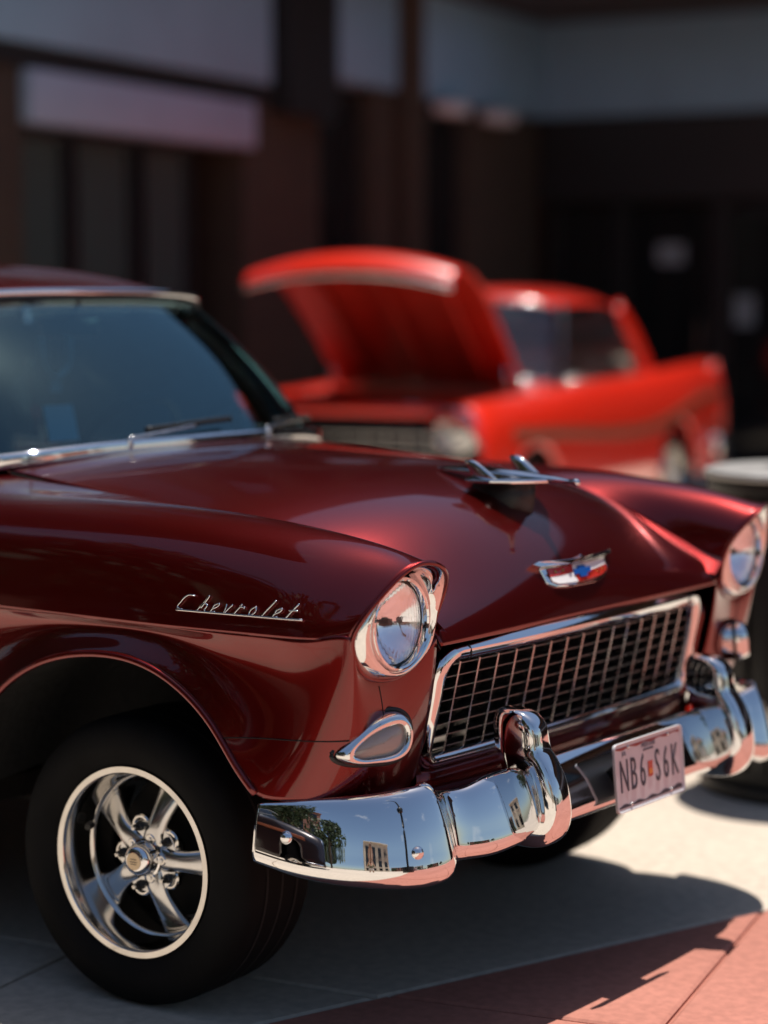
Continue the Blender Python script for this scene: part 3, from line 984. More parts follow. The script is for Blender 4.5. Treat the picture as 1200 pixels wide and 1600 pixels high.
# ---- hood emblem
em = empty('hood_emblem', parent=car)
zE = .925
rowk = int(np.argmin(abs(HB[:, 60, 2] - zE)))
ec = HB[rowk, 60]
etan = HB[rowk - 3, 60] - HB[rowk + 3, 60]; etan = etan / np.linalg.norm(etan)
EN = A_([etan[2], 0, -etan[0]]); EN = EN * (1 if EN[0] > 0 else -1)
EO = ec + EN * .006
EXv = A_([0, 1., 0])
def eframe(h=0): return (EO + EN * h, EXv, etan, EN)
def bow(pts): # follow the hood's crown sideways
    return pts
def eprism(name, pts, z0, z1, m, bevel=0.0):
    o = prism(name, pts, z0, z1, m, em, eframe(), bevel)
    me = o.data
    for v in me.vertices:
        v.co.x -= 0.55 * v.co.y ** 2
    return o
def dens(pts, n=6):
    out = []
    for i in range(len(pts)):
        a, b = A_(pts[i], ), A_(pts[(i + 1) % len(pts)])
        for k in range(n): out.append(tuple(a + (b - a) * k / n))
    return out
eprism('emblem_bar', dens([(-.172, .030), (-.150, .022), (-.02, .018), (.15, .022), (.165, .024), (.165, .034), (.05, .031), (.02, .031), (.012, .038), (.0, .031), (-.06, .031), (-.15, .036)]), -.012, .016, M_CHROME, .0055)
eprism('emblem_frame', dens([(-.142, .022), (.142, .022), (.138, -.004), (.110, -.022), (.05, -.031), (-.05, -.031), (-.110, -.027), (-.138, -.016)]), -.012, .005, M_CHROME, .004)
eprism('enamel_red', dens([(-.122, .018), (-.03, .018), (-.035, .001), (-.124, -.002)]), .0052, .0075, M_RED_ENAMEL)
eprism('enamel_white', dens([(-.124, -.003), (-.036, 0), (-.03, -.023), (-.105, -.020), (-.122, -.013)]), .0052, .0075, M_WHITE)
eprism('enamel_white', dens([(-.029, .018), (.122, .018), (.124, .004), (.04, -.001), (-.034, .0015)]), .0052, .0075, M_WHITE)
eprism('enamel_red', dens([(-.029, -.023), (-.034, 0), (.04, -.0015), (.124, .0035), (.118, -.010), (.08, -.019)]), .0052, .0075, M_RED_ENAMEL)
bt = [(-.038, -.006), (-.032, .006), (-.016, .006), (-.014, .013), (.018, .013), (.016, .006), (.040, .006), (.034, -.006), (.016, -.006), (.014, -.014), (-.018, -.014), (-.016, -.006)]
eprism('emblem_bowtie', dens(bt, 3), .0078, .0105, M_BLUE_ENAMEL)
for a, b in ((-.10, .008), (-.072, .009), (.075, -.010), (.10, -.006)):
    eprism('gold_mark', [(a + .0035 * math.cos(t), b + .0035 * math.sin(t)) for t in np.linspace(0, 6.28, 10, endpoint=False)], .0078, .0085, M_GOLD)

# ---- hood ornament: slim fuselage, flat swept wing plate and two upright fins
orn = empty('hood_ornament', parent=car)
zo = hood_z(.33, 0) + .012
def ellipse_body(name, stations, m, parent, n=20):
    V = [[(x, y0 + ry * math.cos(t), z0 + rz * math.sin(t)) for t in np.linspace(0, 2 * np.pi, n, endpoint=False)] for x, y0, z0, ry, rz in stations]
    return surf(name, A_(V), m, parent, wrap_v=True, cap=True)
st = [(.235, 0, 1.147, .003, .003), (.27, 0, 1.146, .011, .009), (.33, 0, 1.143, .019, .014), (.40, 0, 1.140, .023, .016), (.46, 0, 1.138, .022, .015), (.52, 0, 1.136, .017, .011), (.575, 0, 1.134, .012, .008), (.612, 0, 1.133, .008, .006), (.622, 0, 1.132, .009, .009), (.630, 0, 1.131, .006, .006), (.632, 0, 1.131, .001, .001)]
ellipse_body('fuselage', spl(A_(st), 40), M_CHROME, orn)
wing = [(.560, 0), (.545, .03), (.50, .085), (.455, .108), (.385, .108), (.365, .06), (.35, 0)]
wing = wing + [(x, -y) for x, y in wing[-2:0:-1]]
prism('wing', wing, 0, .010, M_CHROME, orn, (A_([0, 0, 1.127]), A_([1., 0, 0]), A_([0, 1., 0]), A_([.02, 0, 1.])), .0035)
for s in (-1, 1):
    yb = s * .090
    V = []
    for k, (h, xl, xt, hw) in enumerate([(0, .470, .402, .010), (.012, .455, .394, .009), (.028, .432, .384, .0075), (.040, .414, .376, .006), (.045, .402, .378, .003)]):
        cx, rx = (xl + xt) / 2, (xl - xt) / 2
        V.append([(cx + rx * math.cos(t), yb + s * h * .12 + hw * math.sin(t), 1.134 + h) for t in np.linspace(0, 2 * np.pi, 18, endpoint=False)])
    surf('wing_fin', A_(V), M_CHROME, orn, wrap_v=True, cap=True)
V = [[(x + dx * k, dy * k, z) for dx, dy in ((.09, 0), (.06, .050), (-.06, .055), (-.10, 0), (-.06, -.055), (.06, -.050))] for x, z, k in ((.40, 1.03, 1.1), (.42, 1.09, 1.0), (.43, 1.130, .9))]
surf('pedestal', A_(V), M_BLACK, orn, wrap_v=True, cap=True)

# ---- script on the fender side, strokes as raised chrome wire
sc_e = empty('fender_script', parent=car)
def on_side(x, z):
    # outer skin of the upper fender at (x, z)
    Q = UB[:, 20:].reshape(-1, 3)
    d = (Q[:, 0] - x) ** 2 + (Q[:, 2] - z) ** 2
    k = np.argsort(d)[:6]
    wgt = 1 / (d[k] + 1e-6)
    return float((Q[k, 1] * wgt).sum() / wgt.sum())
SX0, SX1 = .205, .535
def sp(a, b):   # script coordinates: a 0..1 along the word, b in letter heights
    x = SX0 + (SX1 - SX0) * a + b * .012
    z = .909 + b * .030 + .006 * a
    return (x, -(on_side(x, z) + .004), z)
strokes = {
 'letter_c': [(.095, 1.02), (.06, 1.06), (.022, .9), (.002, .45), (.012, .1), (.05, .02)],
 'letter_h': [(.165, 0), (.185, .5), (.208, 1.1), (.2, .6), (.188, .25), (.205, .55), (.222, .5), (.224, .2), (.232, .03)],
 'letter_e': [(.285, .25), (.315, .45), (.312, .62), (.293, .55), (.282, .25), (.292, .02), (.315, .06)],
 'letter_v': [(.375, .62), (.383, .3), (.388, .02), (.405, .3), (.425, .62)],
 'letter_r': [(.47, 0), (.482, .35), (.492, .66), (.497, .5), (.515, .52), (.525, .42)],
 'letter_o': [(.61, .6), (.592, .5), (.582, .2), (.595, .02), (.615, .12), (.622, .42), (.61, .6)],
 'letter_l': [(.69, .02), (.708, .5), (.735, 1.12)],
 'letter_e.001': [(.78, .25), (.81, .45), (.807, .62), (.788, .55), (.777, .25), (.787, .02), (.81, .06)],
 'letter_t': [(.875, .02), (.892, .5), (.912, .98)],
 'letter_t_bar': [(.872, .52), (.93, .56)],
}
for nm, pts in strokes.items():
    P = spl(A_([(a, b) for a, b in pts]), max(6, len(pts) * 5))
    tube(nm.split('.')[0], A_([sp(a, b) for a, b in P]), .0019, M_CHROME, sc_e, seg=6)
tube('underline', A_([sp(a, -.02 - .0 * a) for a in np.linspace(.0, 1.0, 40)]), .0024, M_CHROME, sc_e, seg=6)
# ---- cowl, windscreen, roof
WB = A_([(-.500, 0, 1.192), (-.508, .2, 1.190), (-.545, .4, 1.185), (-.610, .56, 1.172), (-.700, .665, 1.160), (-.790, .715, 1.151), (-.855, .735, 1.146)])
WT = A_([(-.930, 0, 1.557), (-.935, .18, 1.556), (-.955, .36, 1.551), (-.990, .48, 1.543), (-1.045, .565, 1.528), (-1.10, .612, 1.510), (-1.15, .632, 1.490)])
def both(P):
    P = A_(P)
    return np.concatenate([mir(P[:0:-1]), P])
nW = 81
wb, wt = both(spl(WB, 41)), both(spl(WT, 41))
rowsW = []
for t in np.linspace(0, 1, 14):
    q = wb * (1 - t) + wt * t
    q[:, 0] += 0.028 * math.sin(math.pi * t)
    q[:, 2] += 0.012 * math.sin(math.pi * t)
    rowsW.append(q)
ws = surf('windscreen', A_(rowsW), M_GLASS, car)
M_RUBBERSEAL = mat('black rubber seal', (0.012, 0.012, 0.012), 0.6)
sweep('windscreen_lower_trim', wb + A_([.020, 0, -.006]), rrect(.026, .042, .011), M_CHROME, car)
for k_ in (0, -1):
    sweep('windscreen_side_trim', A_(rowsW)[:, k_] + A_([.006, -.006 if k_ == 0 else .006, 0]), rrect(.030, .026, .010), M_CHROME, car, up_v=(0, 1, 0))
sweep('windscreen_upper_trim', wt + A_([.010, 0, .014]), rrect(.022, .022, .008), M_CHROME, car, scale=np.clip((81 - abs(np.arange(81) - 40) * 2) / 36.0, .12, 1))
sweep('windscreen_seal', wt + A_([.008, 0, -.002]), rrect(.016, .014, .005), M_RUBBERSEAL, car)
# cowl between hood and glass
hr = HB[0]
cw = []
for j in range(120):
    p = hr[j]
    k = np.argmin(abs(wb[:, 1] - p[1]))
    q = wb[k] + A_([0, 0, -.012])
    q = A_([q[0], p[1], q[2]])
    a = p + A_([-.006, 0, -.006])
    if q[0] > a[0] - .01: q[0] = a[0] - .01
    cw.append([a, a * .5 + q * .5 + A_([0, 0, .002]), q + A_([-.02, 0, 0])])
surf('cowl', A_(cw), M_PAINT, car, thick=.003)
# cowl corners outside the hood
for s in (-1, 1):
    V = []
    for t in np.linspace(0, 1, 10):
        V.append([(-.655 - .25 * t, s * (.600 + .0 * t), 1.138 + .008 * min(1, t * 1.2)), (-.655 - .25 * t, s * .70, 1.122 + .010 * min(1, t * 1.2)), (-.655 - .25 * t, s * .775, 1.098), (-.655 - .25 * t, s * .818, 1.072)])
    surf('cowl_corner', A_(V), M_PAINT, car, thick=.003)
# wipers
for y0, y1 in ((-.30, .10), (.22, .60)):
    wp = empty('wiper', parent=car)
    n = 16
    def wpt(y, lift, back):
        k = np.argmin(abs(wb[:, 1] - y))
        q = wb[k]
        return A_([q[0] + .022 - back, y, q[2] + lift])
    arm = A_([wpt(y0 + (y1 - y0) * t, .018 + .03 * t, .0 + .018 * t) for t in np.linspace(0, .62, n)])
    tube('wiper_arm', arm, .0045, M_CHROME_DULL, wp, seg=8)
    bl = A_([wpt(y0 + (y1 - y0) * t, .032 + .014 * t, .016 + .012 * t) for t in np.linspace(.18, 1.0, n)])
    sweep('wiper_blade', bl, rrect(.008, .014, .003), M_BLACK, wp)
    lathe('wiper_pivot', [(.0005, .022), (.009, .020), (.012, .010), (.014, 0)], M_CHROME, wp, 20, wpt(y0, -.004, 0), (.4, 0, 1))
# roof skin
RX = [  # x, crown z, edge half width, edge z
 (-.955, 1.580, .600, 1.520), (-1.08, 1.613, .625, 1.532), (-1.30, 1.645, .640, 1.536), (-1.65, 1.660, .648, 1.534), (-2.0, 1.648, .640, 1.518), (-2.30, 1.596, .618, 1.480), (-2.50, 1.545, .59, 1.42)]
G = []
for x, zc_, we, ze in RX:
    row = []
    for f in (0, .3, .55, .75, .9, 1.0):
        xx = x
        if x > -1.0: xx = float(np.interp(f * we, WT[:, 1], WT[:, 0])) + .004
        elif x > -1.2: xx = x - .06 * f ** 2
        row.append((xx, we * f, zc_ - (zc_ - ze) * f ** 3.2))
    G.append([(a, -b, c) for a, b, c in row[:0:-1]] + row)
surf('roof', grid_spl(A_(G), 60, 70), M_PAINT, car, thick=.006)
for s in (-1, 1):
    # wrap-round pillar behind the glass, drip rail
    P = spl(A_([(-.880, s * .742, 1.150), (-.950, s * .722, 1.25), (-1.03, s * .693, 1.36), (-1.115, s * .655, 1.46), (-1.175, s * .640, 1.515)]), 24)
    sweep('windscreen_pillar', P, rrect(.050, .030, .010), M_MATTE, car, up_v=(0, 1, 0))
    sweep('pillar_trim', P + A_([.022, s * .012, .004]), rrect(.022, .016, .006), M_CHROME, car, up_v=(0, 1, 0))
    dr = spl(A_([(-1.10, s * .640, 1.512), (-1.3, s * .652, 1.526), (-1.65, s * .660, 1.524), (-2.0, s * .652, 1.508), (-2.3, s * .630, 1.47)]), 30)
    sweep('drip_rail', dr, rrect(.014, .012, .004), M_CHROME, car)
    P = spl(A_([(-2.52, s * .60, 1.40), (-2.62, s * .66, 1.25), (-2.70, s * .72, 1.10)]), 12)
    sweep('rear_pillar', P, rrect(.16, .04, .015), M_PAINT, car, up_v=(0, 1, 0))
    P = A_([(-1.85, s * .645, 1.52), (-1.87, s * .72, 1.10)])
    sweep('door_pillar', P, rrect(.03, .03, .008), M_CHROME_DULL, car, up_v=(0, 1, 0))
    # side glass
    Gs = A_([[(-1.16, s * .640, 1.50), (-.93, s * .735, 1.13)], [(-2.4, s * .615, 1.46), (-2.62, s * .72, 1.12)]])
    surf('side_window', grid_spl(Gs, 6, 6), M_GLASS_SIDE, car)
    # door and rear quarter skins
    def skin(name, xs, zbot):
        g = []
        for x in xs:
            sc = 1.0 if x > -3.3 else max(.55, 1 - (-3.3 - x) * .22)
            zt = 1.095 + (.02 if x < -2.6 else 0)
            zb = zbot(x)
            prof = [(.70 * sc, zt + .012), (.76 * sc, zt + .006), (.818 * sc, zt - .025), (.860 * sc, zt - .08), (.885 * sc, zt - .15), (.902 * sc, .868), (.89 * sc, .78)]
            prof += [(.89 * sc + .012 * t, .78 + (zb - .78) * t) for t in (.33, .66, 1.0)]
            g.append([(x, s * w, z) for w, z in prof])
        return surf(name, grid_spl(A_(g), 3 * len(g), 36), M_PAINT, car, thick=.003)
    d_ = skin('door', np.linspace(-.668, -1.86, 6), lambda x: .30)
    box('door_handle', (-1.72, s * .915, .98), (.13, .018, .022), M_CHROME, d_, .006)
    skin('rear_quarter', np.concatenate([np.linspace(-1.868, -2.42, 4), np.linspace(-2.5, -3.36, 12), np.linspace(-3.45, -4.12, 5)]), lambda x: .36 if abs(x + 2.921) > .44 else .36 + .40 * math.sqrt(max(0, 1 - ((x + 2.921) / .44) ** 2)))
# boot lid, tail and rear glass
G = []
for x, z in ((-2.55, 1.10), (-2.75, 1.12), (-3.2, 1.13), (-3.7, 1.10), (-4.05, 1.02), (-4.16, .88), (-4.18, .55), (-4.12, .40)):
    sc = 1.0 if x > -3.3 else max(.72, 1 - (-3.3 - x) * .22)
    row = [(x, y * sc, z - .05 * abs(y) ** 3) for y in (-.80, -.6, -.3, 0, .3, .6, .80)]
    G.append(row)
surf('boot_lid', grid_spl(A_(G), 40, 30), M_PAINT, car, thick=.003)
G = A_([[(-2.50, y, 1.54 - .10 * abs(y / .58) ** 3), ] for y in np.linspace(-.58, .58, 9)])
G = A_([[(-2.50 - .02 * abs(y), y, 1.535 - .10 * abs(y / .58) ** 3), (-2.68, y * 1.05, 1.32), (-2.80, y * 1.12, 1.115)] for y in np.linspace(-.58, .58, 9)])
surf('rear_window', grid_spl(G, 24, 10), M_GLASS_SIDE, car)
rb = spl(A_([(-3.9, -.90, .46), (-4.2, -.84, .46), (-4.30, -.5, .46), (-4.33, 0, .46), (-4.30, .5, .46), (-4.2, .84, .46), (-3.9, .90, .46)]), 40)
sweep('rear_bumper', rb, rrect(.05, .16, .024), M_CHROME, car)
for s in (-1, 1):
    lathe('tail_lamp', [(.0005, .03), (.03, .025), (.045, .0), (.045, -.05)], M_RED_ENAMEL, car, 24, (-4.14, s * .66, .92), (-1, 0, 0))
box('floor_pan', (-1.55, 0, .36), (1.85, 1.70, .06), M_UNDER, car)
box('rear_floor', (-3.3, 0, .42), (1.6, 1.10, .06), M_UNDER, car)
box('chassis', (-.55, 0, .40), (1.9, .96, .22), M_UNDER, car, .03)
box('engine', (-.05, 0, .72), (.75, .6, .5), M_UNDER, car, .05)
box('firewall', (-.66, 0, .80), (.03, 1.4, .5), M_UNDER, car)
# interior
M_TRIM = mat('dark interior trim', (0.035, 0.034, 0.036), 0.6)
M_SEAT = mat('grey bench cloth', (0.16, 0.155, 0.15), 0.8, vary=(30, 0.12))
V = [[(wb[k][0] - .03, wb[k][1] * .97, 1.165), (wb[k][0] * .55 - .42, wb[k][1] * .96, 1.175), (-.86, wb[k][1] * .96, 1.13), (-.90, wb[k][1] * .96, 1.05), (-.88, wb[k][1] * .96, .90)] for k in range(2, nW - 2)]
surf('dashboard', A_(V), M_TRIM, car)
seat = empty('front_seat', parent=car)
box('seat_cushion', (-1.62, 0, .66), (.52, 1.30, .18), M_SEAT, seat, .06, seg=3)
box('seat_backrest', (-1.93, 0, .98), (.16, 1.30, .56), M_SEAT, seat, .06, Matrix.Rotation(math.radians(-12), 3, 'Y'), 3)
box('rear_seat', (-2.62, 0, .95), (.20, 1.2, .5), M_SEAT, car, .06, seg=3)
st_w = empty('steering_wheel', parent=car)
q_ = Vector((-.85, 0, .55)).normalized()
cs = Vector((-1.16, .37, 1.10))
e1 = q_.cross(Vector((0, 1, 0))).normalized(); e2 = q_.cross(e1)
tube('steering_rim', A_([A_(cs + e1 * .20 * math.cos(t) + e2 * .20 * math.sin(t)) for t in np.linspace(0, 2 * np.pi, 48, endpoint=False)]), .011, M_BLACK, st_w, closed=True)
tube('steering_spoke', A_([A_(cs + e2 * .19), A_(cs), A_(cs - e2 * .19)]), .010, M_CHROME_DULL, st_w)
tube('steering_column', A_([A_(cs), A_(cs - q_ * .35)]), .022, M_BLACK, st_w)
# mirror, tag hanging from it, card on the dash
mi = empty('rear_view_mirror', parent=car)
box('mirror_glass', (-.98, -.02, 1.475), (.02, .22, .055), M_CHROME_DULL, mi, .008)
tube('mirror_stem', A_([(-.94, -.02, 1.545), (-.97, -.02, 1.50)]), .006, M_CHROME_DULL, mi)
M_TAGGREY = mat('grey felt', (0.62, 0.63, 0.60), 0.9)
hs = empty('hanging_horseshoe', parent=car)
P = [(-.975, -.09 + .045 * math.cos(t), 1.395 + .055 * math.sin(t)) for t in np.linspace(math.radians(150), math.radians(390), 20)]
P = [(-.965, -.145, 1.45)] + [(-.965, -.09 + .052 * math.cos(t), 1.40 + .055 * math.sin(t)) for t in np.linspace(math.radians(180), math.radians(360), 18)] + [(-.965, -.035, 1.45)]
sweep('horseshoe', A_(P), rrect(.006, .026, .003), M_TAGGREY, hs, up_v=(1, 0, 0))
tube('cord', A_([(-.965, -.09, 1.46), (-.965, -.09, 1.345)]), .0015, M_BLACK, hs)
box('pendant', (-.965, -.09, 1.325), (.006, .04, .045), M_TAGGREY, hs)
M_CARD = mat('pale blue card', (0.62, 0.78, 0.84), 0.6)
box('dash_card', (-.80, -.235, 1.232), (.004, .105, .095), M_CARD, car, rot=Matrix.Rotation(math.radians(-14), 3, 'Y'))

# ---- wheels (axis outwards along local +y)
def make_wheel():
    wh = empty('wheel')
    ax = (0, 1, 0)
    R, r0 = .322, .212
    sw = [(.203, -.030), (r0, -.006), (r0 + .006, .004), (r0 + .020, .014), (.255, .024), (.285, .022), (.305, .012), (R - .004, -.004), (R, -.018), (R + .001, -.05), (R + .002, -.115), (R + .001, -.18), (R, -.212), (R - .005, -.226), (.300, -.245), (.260, -.255), (r0, -.232), (.200, -.21)]
    lathe('tyre', spl(A_(sw), 60), M_RUBBER, wh, 96, (0, 0, 0), ax)
    # tread grooves
    for h in (-.06, -.115, -.17):
        lathe('tread_groove', [(R + .0026, h - .004), (R + .0029, h), (R + .0026, h + .004)], M_MATTE, wh, 72, (0, 0, 0), ax)
    rim = lathe('rim', [(.205, -.012), (.2143, -.004), (.2150, .003), (.2130, .0065), (.2000, .0065), (.1975, .004), (.1965, -.004), (.1925, -.012), (.1895, -.040), (.1850, -.060), (.1830, -.070), (.1770, -.074), (.1745, -.082), (.1720, -.105), (.1700, -.19)], M_ALU, wh, 120, (0, 0, 0), ax)
    lathe('brake_drum', [(.0005, -.150), (.150, -.150), (.155, -.155), (.155, -.20)], M_MATTE, wh, 48, (0, 0, 0), ax)
    for k in range(5):
        a = math.radians(72 * k)
        er = A_([math.cos(a), 0, math.sin(a)]); et = A_([-math.sin(a), 0, math.cos(a)]); ea = A_([0, 1., 0])
        V = []
        for r_, h_, hw, dp in [(.030, -.046, .030, .034), (.055, -.044, .029, .036), (.075, -.044, .0265, .038), (.100, -.049, .0265, .040), (.125, -.057, .0295, .040), (.150, -.067, .0345, .038), (.168, -.076, .0400, .034), (.181, -.085, .0450, .028)]:
            ring = []
            for t in np.linspace(0, 2 * np.pi, 20, endpoint=False):
                c, si = math.cos(t), math.sin(t)
                ring.append(er * r_ + et * hw * c + ea * (h_ - dp * .5 + dp * .5 * math.copysign(abs(si) ** .8, si)))
            V.append(ring)
        Vs = grid_spl(A_(V), 24, 20)
        surf('spoke', Vs, M_ALU_DARK, wh, wrap_v=True, cap=True)
        # lug nut pocket and nut between the spokes
        b = a + math.radians(36)
        eb = A_([math.cos(b), 0, math.sin(b)])
        c0 = eb * .070 + ea * -.058
        lathe('lug_seat', [(.026, -.010), (.026, .000), (.023, .003), (.019, .003), (.017, -.004)], M_ALU, wh, 28, c0, ax)
        lathe('lug_nut', [(.0005, .026), (.006, .026), (.0075, .022), (.0075, .014), (.0105, .012), (.0115, -.004)], M_BLACK, wh, 6, c0, ax, sharp=20)
        lathe('lug_stud', [(.0005, .031), (.0045, .0305), (.0050, .026)], M_ALU, wh, 14, c0, ax)
        # cap flange ear with its screw, on the spoke
        c1 = er * .046 + ea * -.044
        lathe('cap_ear', [(.012, -.006), (.012, .0), (.010, .002), (.0005, .002)], M_ALU, wh, 20, c1, ax)
        lathe('cap_screw', [(.0048, .0018), (.0045, .0045), (.0005, .0045)], M_ALU_DARK, wh, 12, c1, ax)
    lathe('hub_web', [(.085, -.085), (.085, -.060), (.080, -.054), (.0005, -.053)], M_ALU_DARK, wh, 48, (0, 0, 0), ax)
    cap = lathe('centre_cap', [(.044, -.052), (.043, -.043), (.0385, -.0415), (.038, -.030), (.0355, -.018), (.030, -.009), (.022, -.0045), (.0005, -.004)], M_CHROME, wh, 48, (0, 0, 0), ax)
    lathe('cap_badge', [(.0195, -.0045), (.0195, -.0028), (.0005, -.0024)], M_GOLDISH, cap, 32, (0, 0, 0), ax)
    for i_, hh in enumerate((.006, .001, -.005)):
        box('badge_print', (0, -.0022, hh), (.020 - .004 * abs(i_ - 1), .0006, .0016), M_BLACK, cap)
    # valve
    lathe('valve_stem', [(.0005, .018), (.007, .017), (.009, .008), (.0085, -.004)], M_BLACK, wh, 16, (-.165, -.052, -.050), (.3, 1, .1))
    return wh
M_GOLDISH = mat('champagne badge', (0.50, 0.40, 0.28), 0.3, 0.8)
w0 = make_wheel()
WHY, WHZ = .831, .322
def place_wheel(w, x, s, steer=0):
    w.parent = car
    w.location = (x, s * WHY, WHZ)
    w.rotation_euler = Matrix.Rotation(math.radians(steer), 3, 'Z').to_euler() if s > 0 else (Matrix.Rotation(math.radians(steer) + math.pi, 3, 'Z') @ Matrix.Rotation(math.pi, 3, 'Y')).to_euler()
    return w
# on the near side local +y must face -y: turn by 180 degrees about z
place_wheel(w0, 0, -1, 3.5)
for x, s, stv in ((0, 1, 3.5), (-2.921, -1, 0), (-2.921, 1, 0)):
    place_wheel(copy_tree(w0), x, s, stv)
# ------------------------------------------------------------------ generic finned saloon: the orange red car with its hood up, and dark neighbours
M_TAN = mat('tan upholstery', (0.60, 0.50, 0.38), 0.7)
M_BLUEGLASS = glass_mat('blue tinted glass', (0.80, 0.88, 0.92), ior=1.95)
M_TRIMSPEAR = mat('bronze side spear', (0.20, 0.06, 0.03), 0.45, 0.4)
M_WHITEWALL = mat('whitewall', (0.55, 0.55, 0.53), 0.6)

def simple_wheel(parent, x, y, s, white=True):
    w = empty('wheel', parent=parent)
    R = .335
    lathe('tyre', [(.20, -.10), (.19, -.012), (.22, .004), (.28, .008), (.322, -.004), (R, -.03), (R, -.17), (.31, -.195), (.2, -.19)], M_RUBBER, w, 40, (0, 0, 0), (0, 1, 0))
    lathe('rim', [(.205, -.006), (.20, .006), (.185, .004), (.175, -.03), (.10, -.035), (.085, -.008), (.05, .008), (.0005, .010)], M_ALU, w, 40, (0, 0, 0), (0, 1, 0))
    w.location = (x, y, R)
    w.rotation_euler = (0, 0, 0 if s > 0 else math.pi)
    return w

def fin_car(name, label, loc, heading, paint, hood_open, inner_paint, detail=True):
    c2 = empty(name, (loc[0], loc[1], 0), heading)
    tag(c2, label, 'car')
    xs = [.80, .70, .55, .30, 0, -.30, -.62, -1.2, -1.9, -2.4, -2.75, -2.92, -3.1, -3.45, -3.9, -4.18]
    ztop = [.90, .965, .985, .995, 1.0, 1.005, 1.02, 1.03, 1.03, 1.04, 1.055, 1.06, 1.065, 1.075, 1.08, 1.075]
    def arch(x):
        z = .30
        for xa, ra in ((0, .43), (-2.92, .42)):
            if abs(x - xa) < ra: z = max(z, .33 + .38 * math.sqrt(1 - ((x - xa) / ra) ** 2))
        return z
    X = np.concatenate([np.linspace(.80, .46, 8), np.linspace(.43, -.43, 19), np.linspace(-.5, -2.44, 16), np.linspace(-2.5, -3.34, 19), np.linspace(-3.4, -4.18, 8)])
    for s in (-1, 1):
        g = []
        for x in X:
            zt = float(np.interp(-x, [-a for a in xs], ztop))
            zb = arch(x)
            k = 1.0 if x > -3.3 else 1 - .05 * (-3.3 - x)
            if x > .5: k = 1 - .35 * (x - .5) ** 2
            fin = max(0.0, min(1.0, (-2.5 - x) / .9))
            zin = zt - .02 - .13 * fin if x < -.62 else zt - .03
            win = .56 if x > -.62 else .64
            prof = [(win, zin), (.70 * k, zt - .004 - .03 * fin), (.765 * k, zt), (.82 * k, zt - .03), (.862 * k, zt - .10), (.885 * k, .80), (.895 * k, .66)]
            prof += [(.895 * k, .66 + (min(zb, .655) - .66) * .5) if zb < .6 else (.897 * k, (.66 + zb) / 2), (.885 * k, zb)]
            if zb > .62:
                prof[-3] = (.895 * k, max(.72, zb + .03)); prof[-2] = (.898 * k, max(.705, zb + .015))
            g.append([(x, s * w, z) for w, z in prof])
        surf('body_side', A_(g), paint, c2, thick=.004)
        # hooded headlamp pod
        lathe('headlamp', [(.135, -.14), (.132, -.02), (.125, .03), (.112, .036), (.100, .02), (.096, -.01)], M_CHROME2, c2, 40, (.735, s * .70, .83), (1, 0, -.03))
        hl = lathe('headlamp_lens', [(.0005, .012), (.05, .008), (.095, -.010)], M_WHITE if not detail else M_HLWHITE, c2, 32, (.735, s * .70, .83), (1, 0, -.03))
        # tail end of the fin
        V = [[(-4.18, s * .80, 1.075), (-4.22, s * .76, 1.03)], [(-4.20, s * .86, .80), (-4.24, s * .70, .80)], [(-4.19, s * .87, .45), (-4.2, s * .60, .45)]]
        surf('tail_panel', A_(V), paint, c2, thick=.004)
        lathe('tail_lamp', [(.0005, .03), (.03, .025), (.045, 0), (.045, -.04)], M_RED_ENAMEL, c2, 20, (-4.23, s * .79, .78), (-1, 0, 0))
        # side spear trim
        sp_ = spl(A_([(.35, s * .885, .800), (-.3, s * .895, .770), (-1.2, s * .898, .715), (-2.2, s * .900, .69), (-2.7, s * .902, .73), (-3.4, s * .892, .82), (-4.1, s * .868, .84)]), 50)
        sweep('side_spear', sp_, rrect(.014, .060, .006), M_TRIMSPEAR, c2)
        # greenhouse side
        sweep('windscreen_pillar', spl(A_([(-.82, s * .74, 1.03), (-.93, s * .715, 1.20), (-1.10, s * .655, 1.43), (-1.16, s * .63, 1.50)]), 14), rrect(.045, .035, .01), M_DARKPILLAR, c2, up_v=(0, 1, 0))
        sweep('rear_pillar', spl(A_([(-2.36, s * .600, 1.46), (-2.54, s * .65, 1.30), (-2.76, s * .70, 1.04)]), 14), rrect(.14, .04, .015), paint, c2, up_v=(0, 1, 0))
        sweep('window_trim', A_([(-.86, s * .738, 1.045), (-1.7, s * .745, 1.052), (-2.62, s * .725, 1.06)]), rrect(.02, .018, .005), M_CHROME2, c2)
        surf('side_window', grid_spl(A_([[(-1.16, s * .640, 1.475), (-.95, s * .725, 1.05)], [(-2.3, s * .62, 1.45), (-2.56, s * .71, 1.06)]]), 5, 5), M_BLUEGLASS, c2)
        for xw in (0, -2.92):
            simple_wheel(c2, xw, s * .84, s)
    # windscreen, roof, rear glass
    wb2 = both(spl(A_([(-.60, 0, 1.06), (-.63, .35, 1.055), (-.70, .58, 1.05), (-.82, .70, 1.045), (-.92, .715, 1.045)]), 14))
    wt2 = both(spl(A_([(-.99, 0, 1.535), (-1.0, .3, 1.53), (-1.05, .5, 1.51), (-1.12, .60, 1.49), (-1.18, .62, 1.475)]), 14))
    surf('windscreen', A_([wb2 * (1 - t) + wt2 * t for t in np.linspace(0, 1, 6)]), M_BLUEGLASS, c2)
    sweep('windscreen_trim', wt2, rrect(.02, .02, .006), M_CHROME_DULL, c2)
    sweep('windscreen_trim', wb2, rrect(.02, .02, .006), M_CHROME_DULL, c2)
    G = []
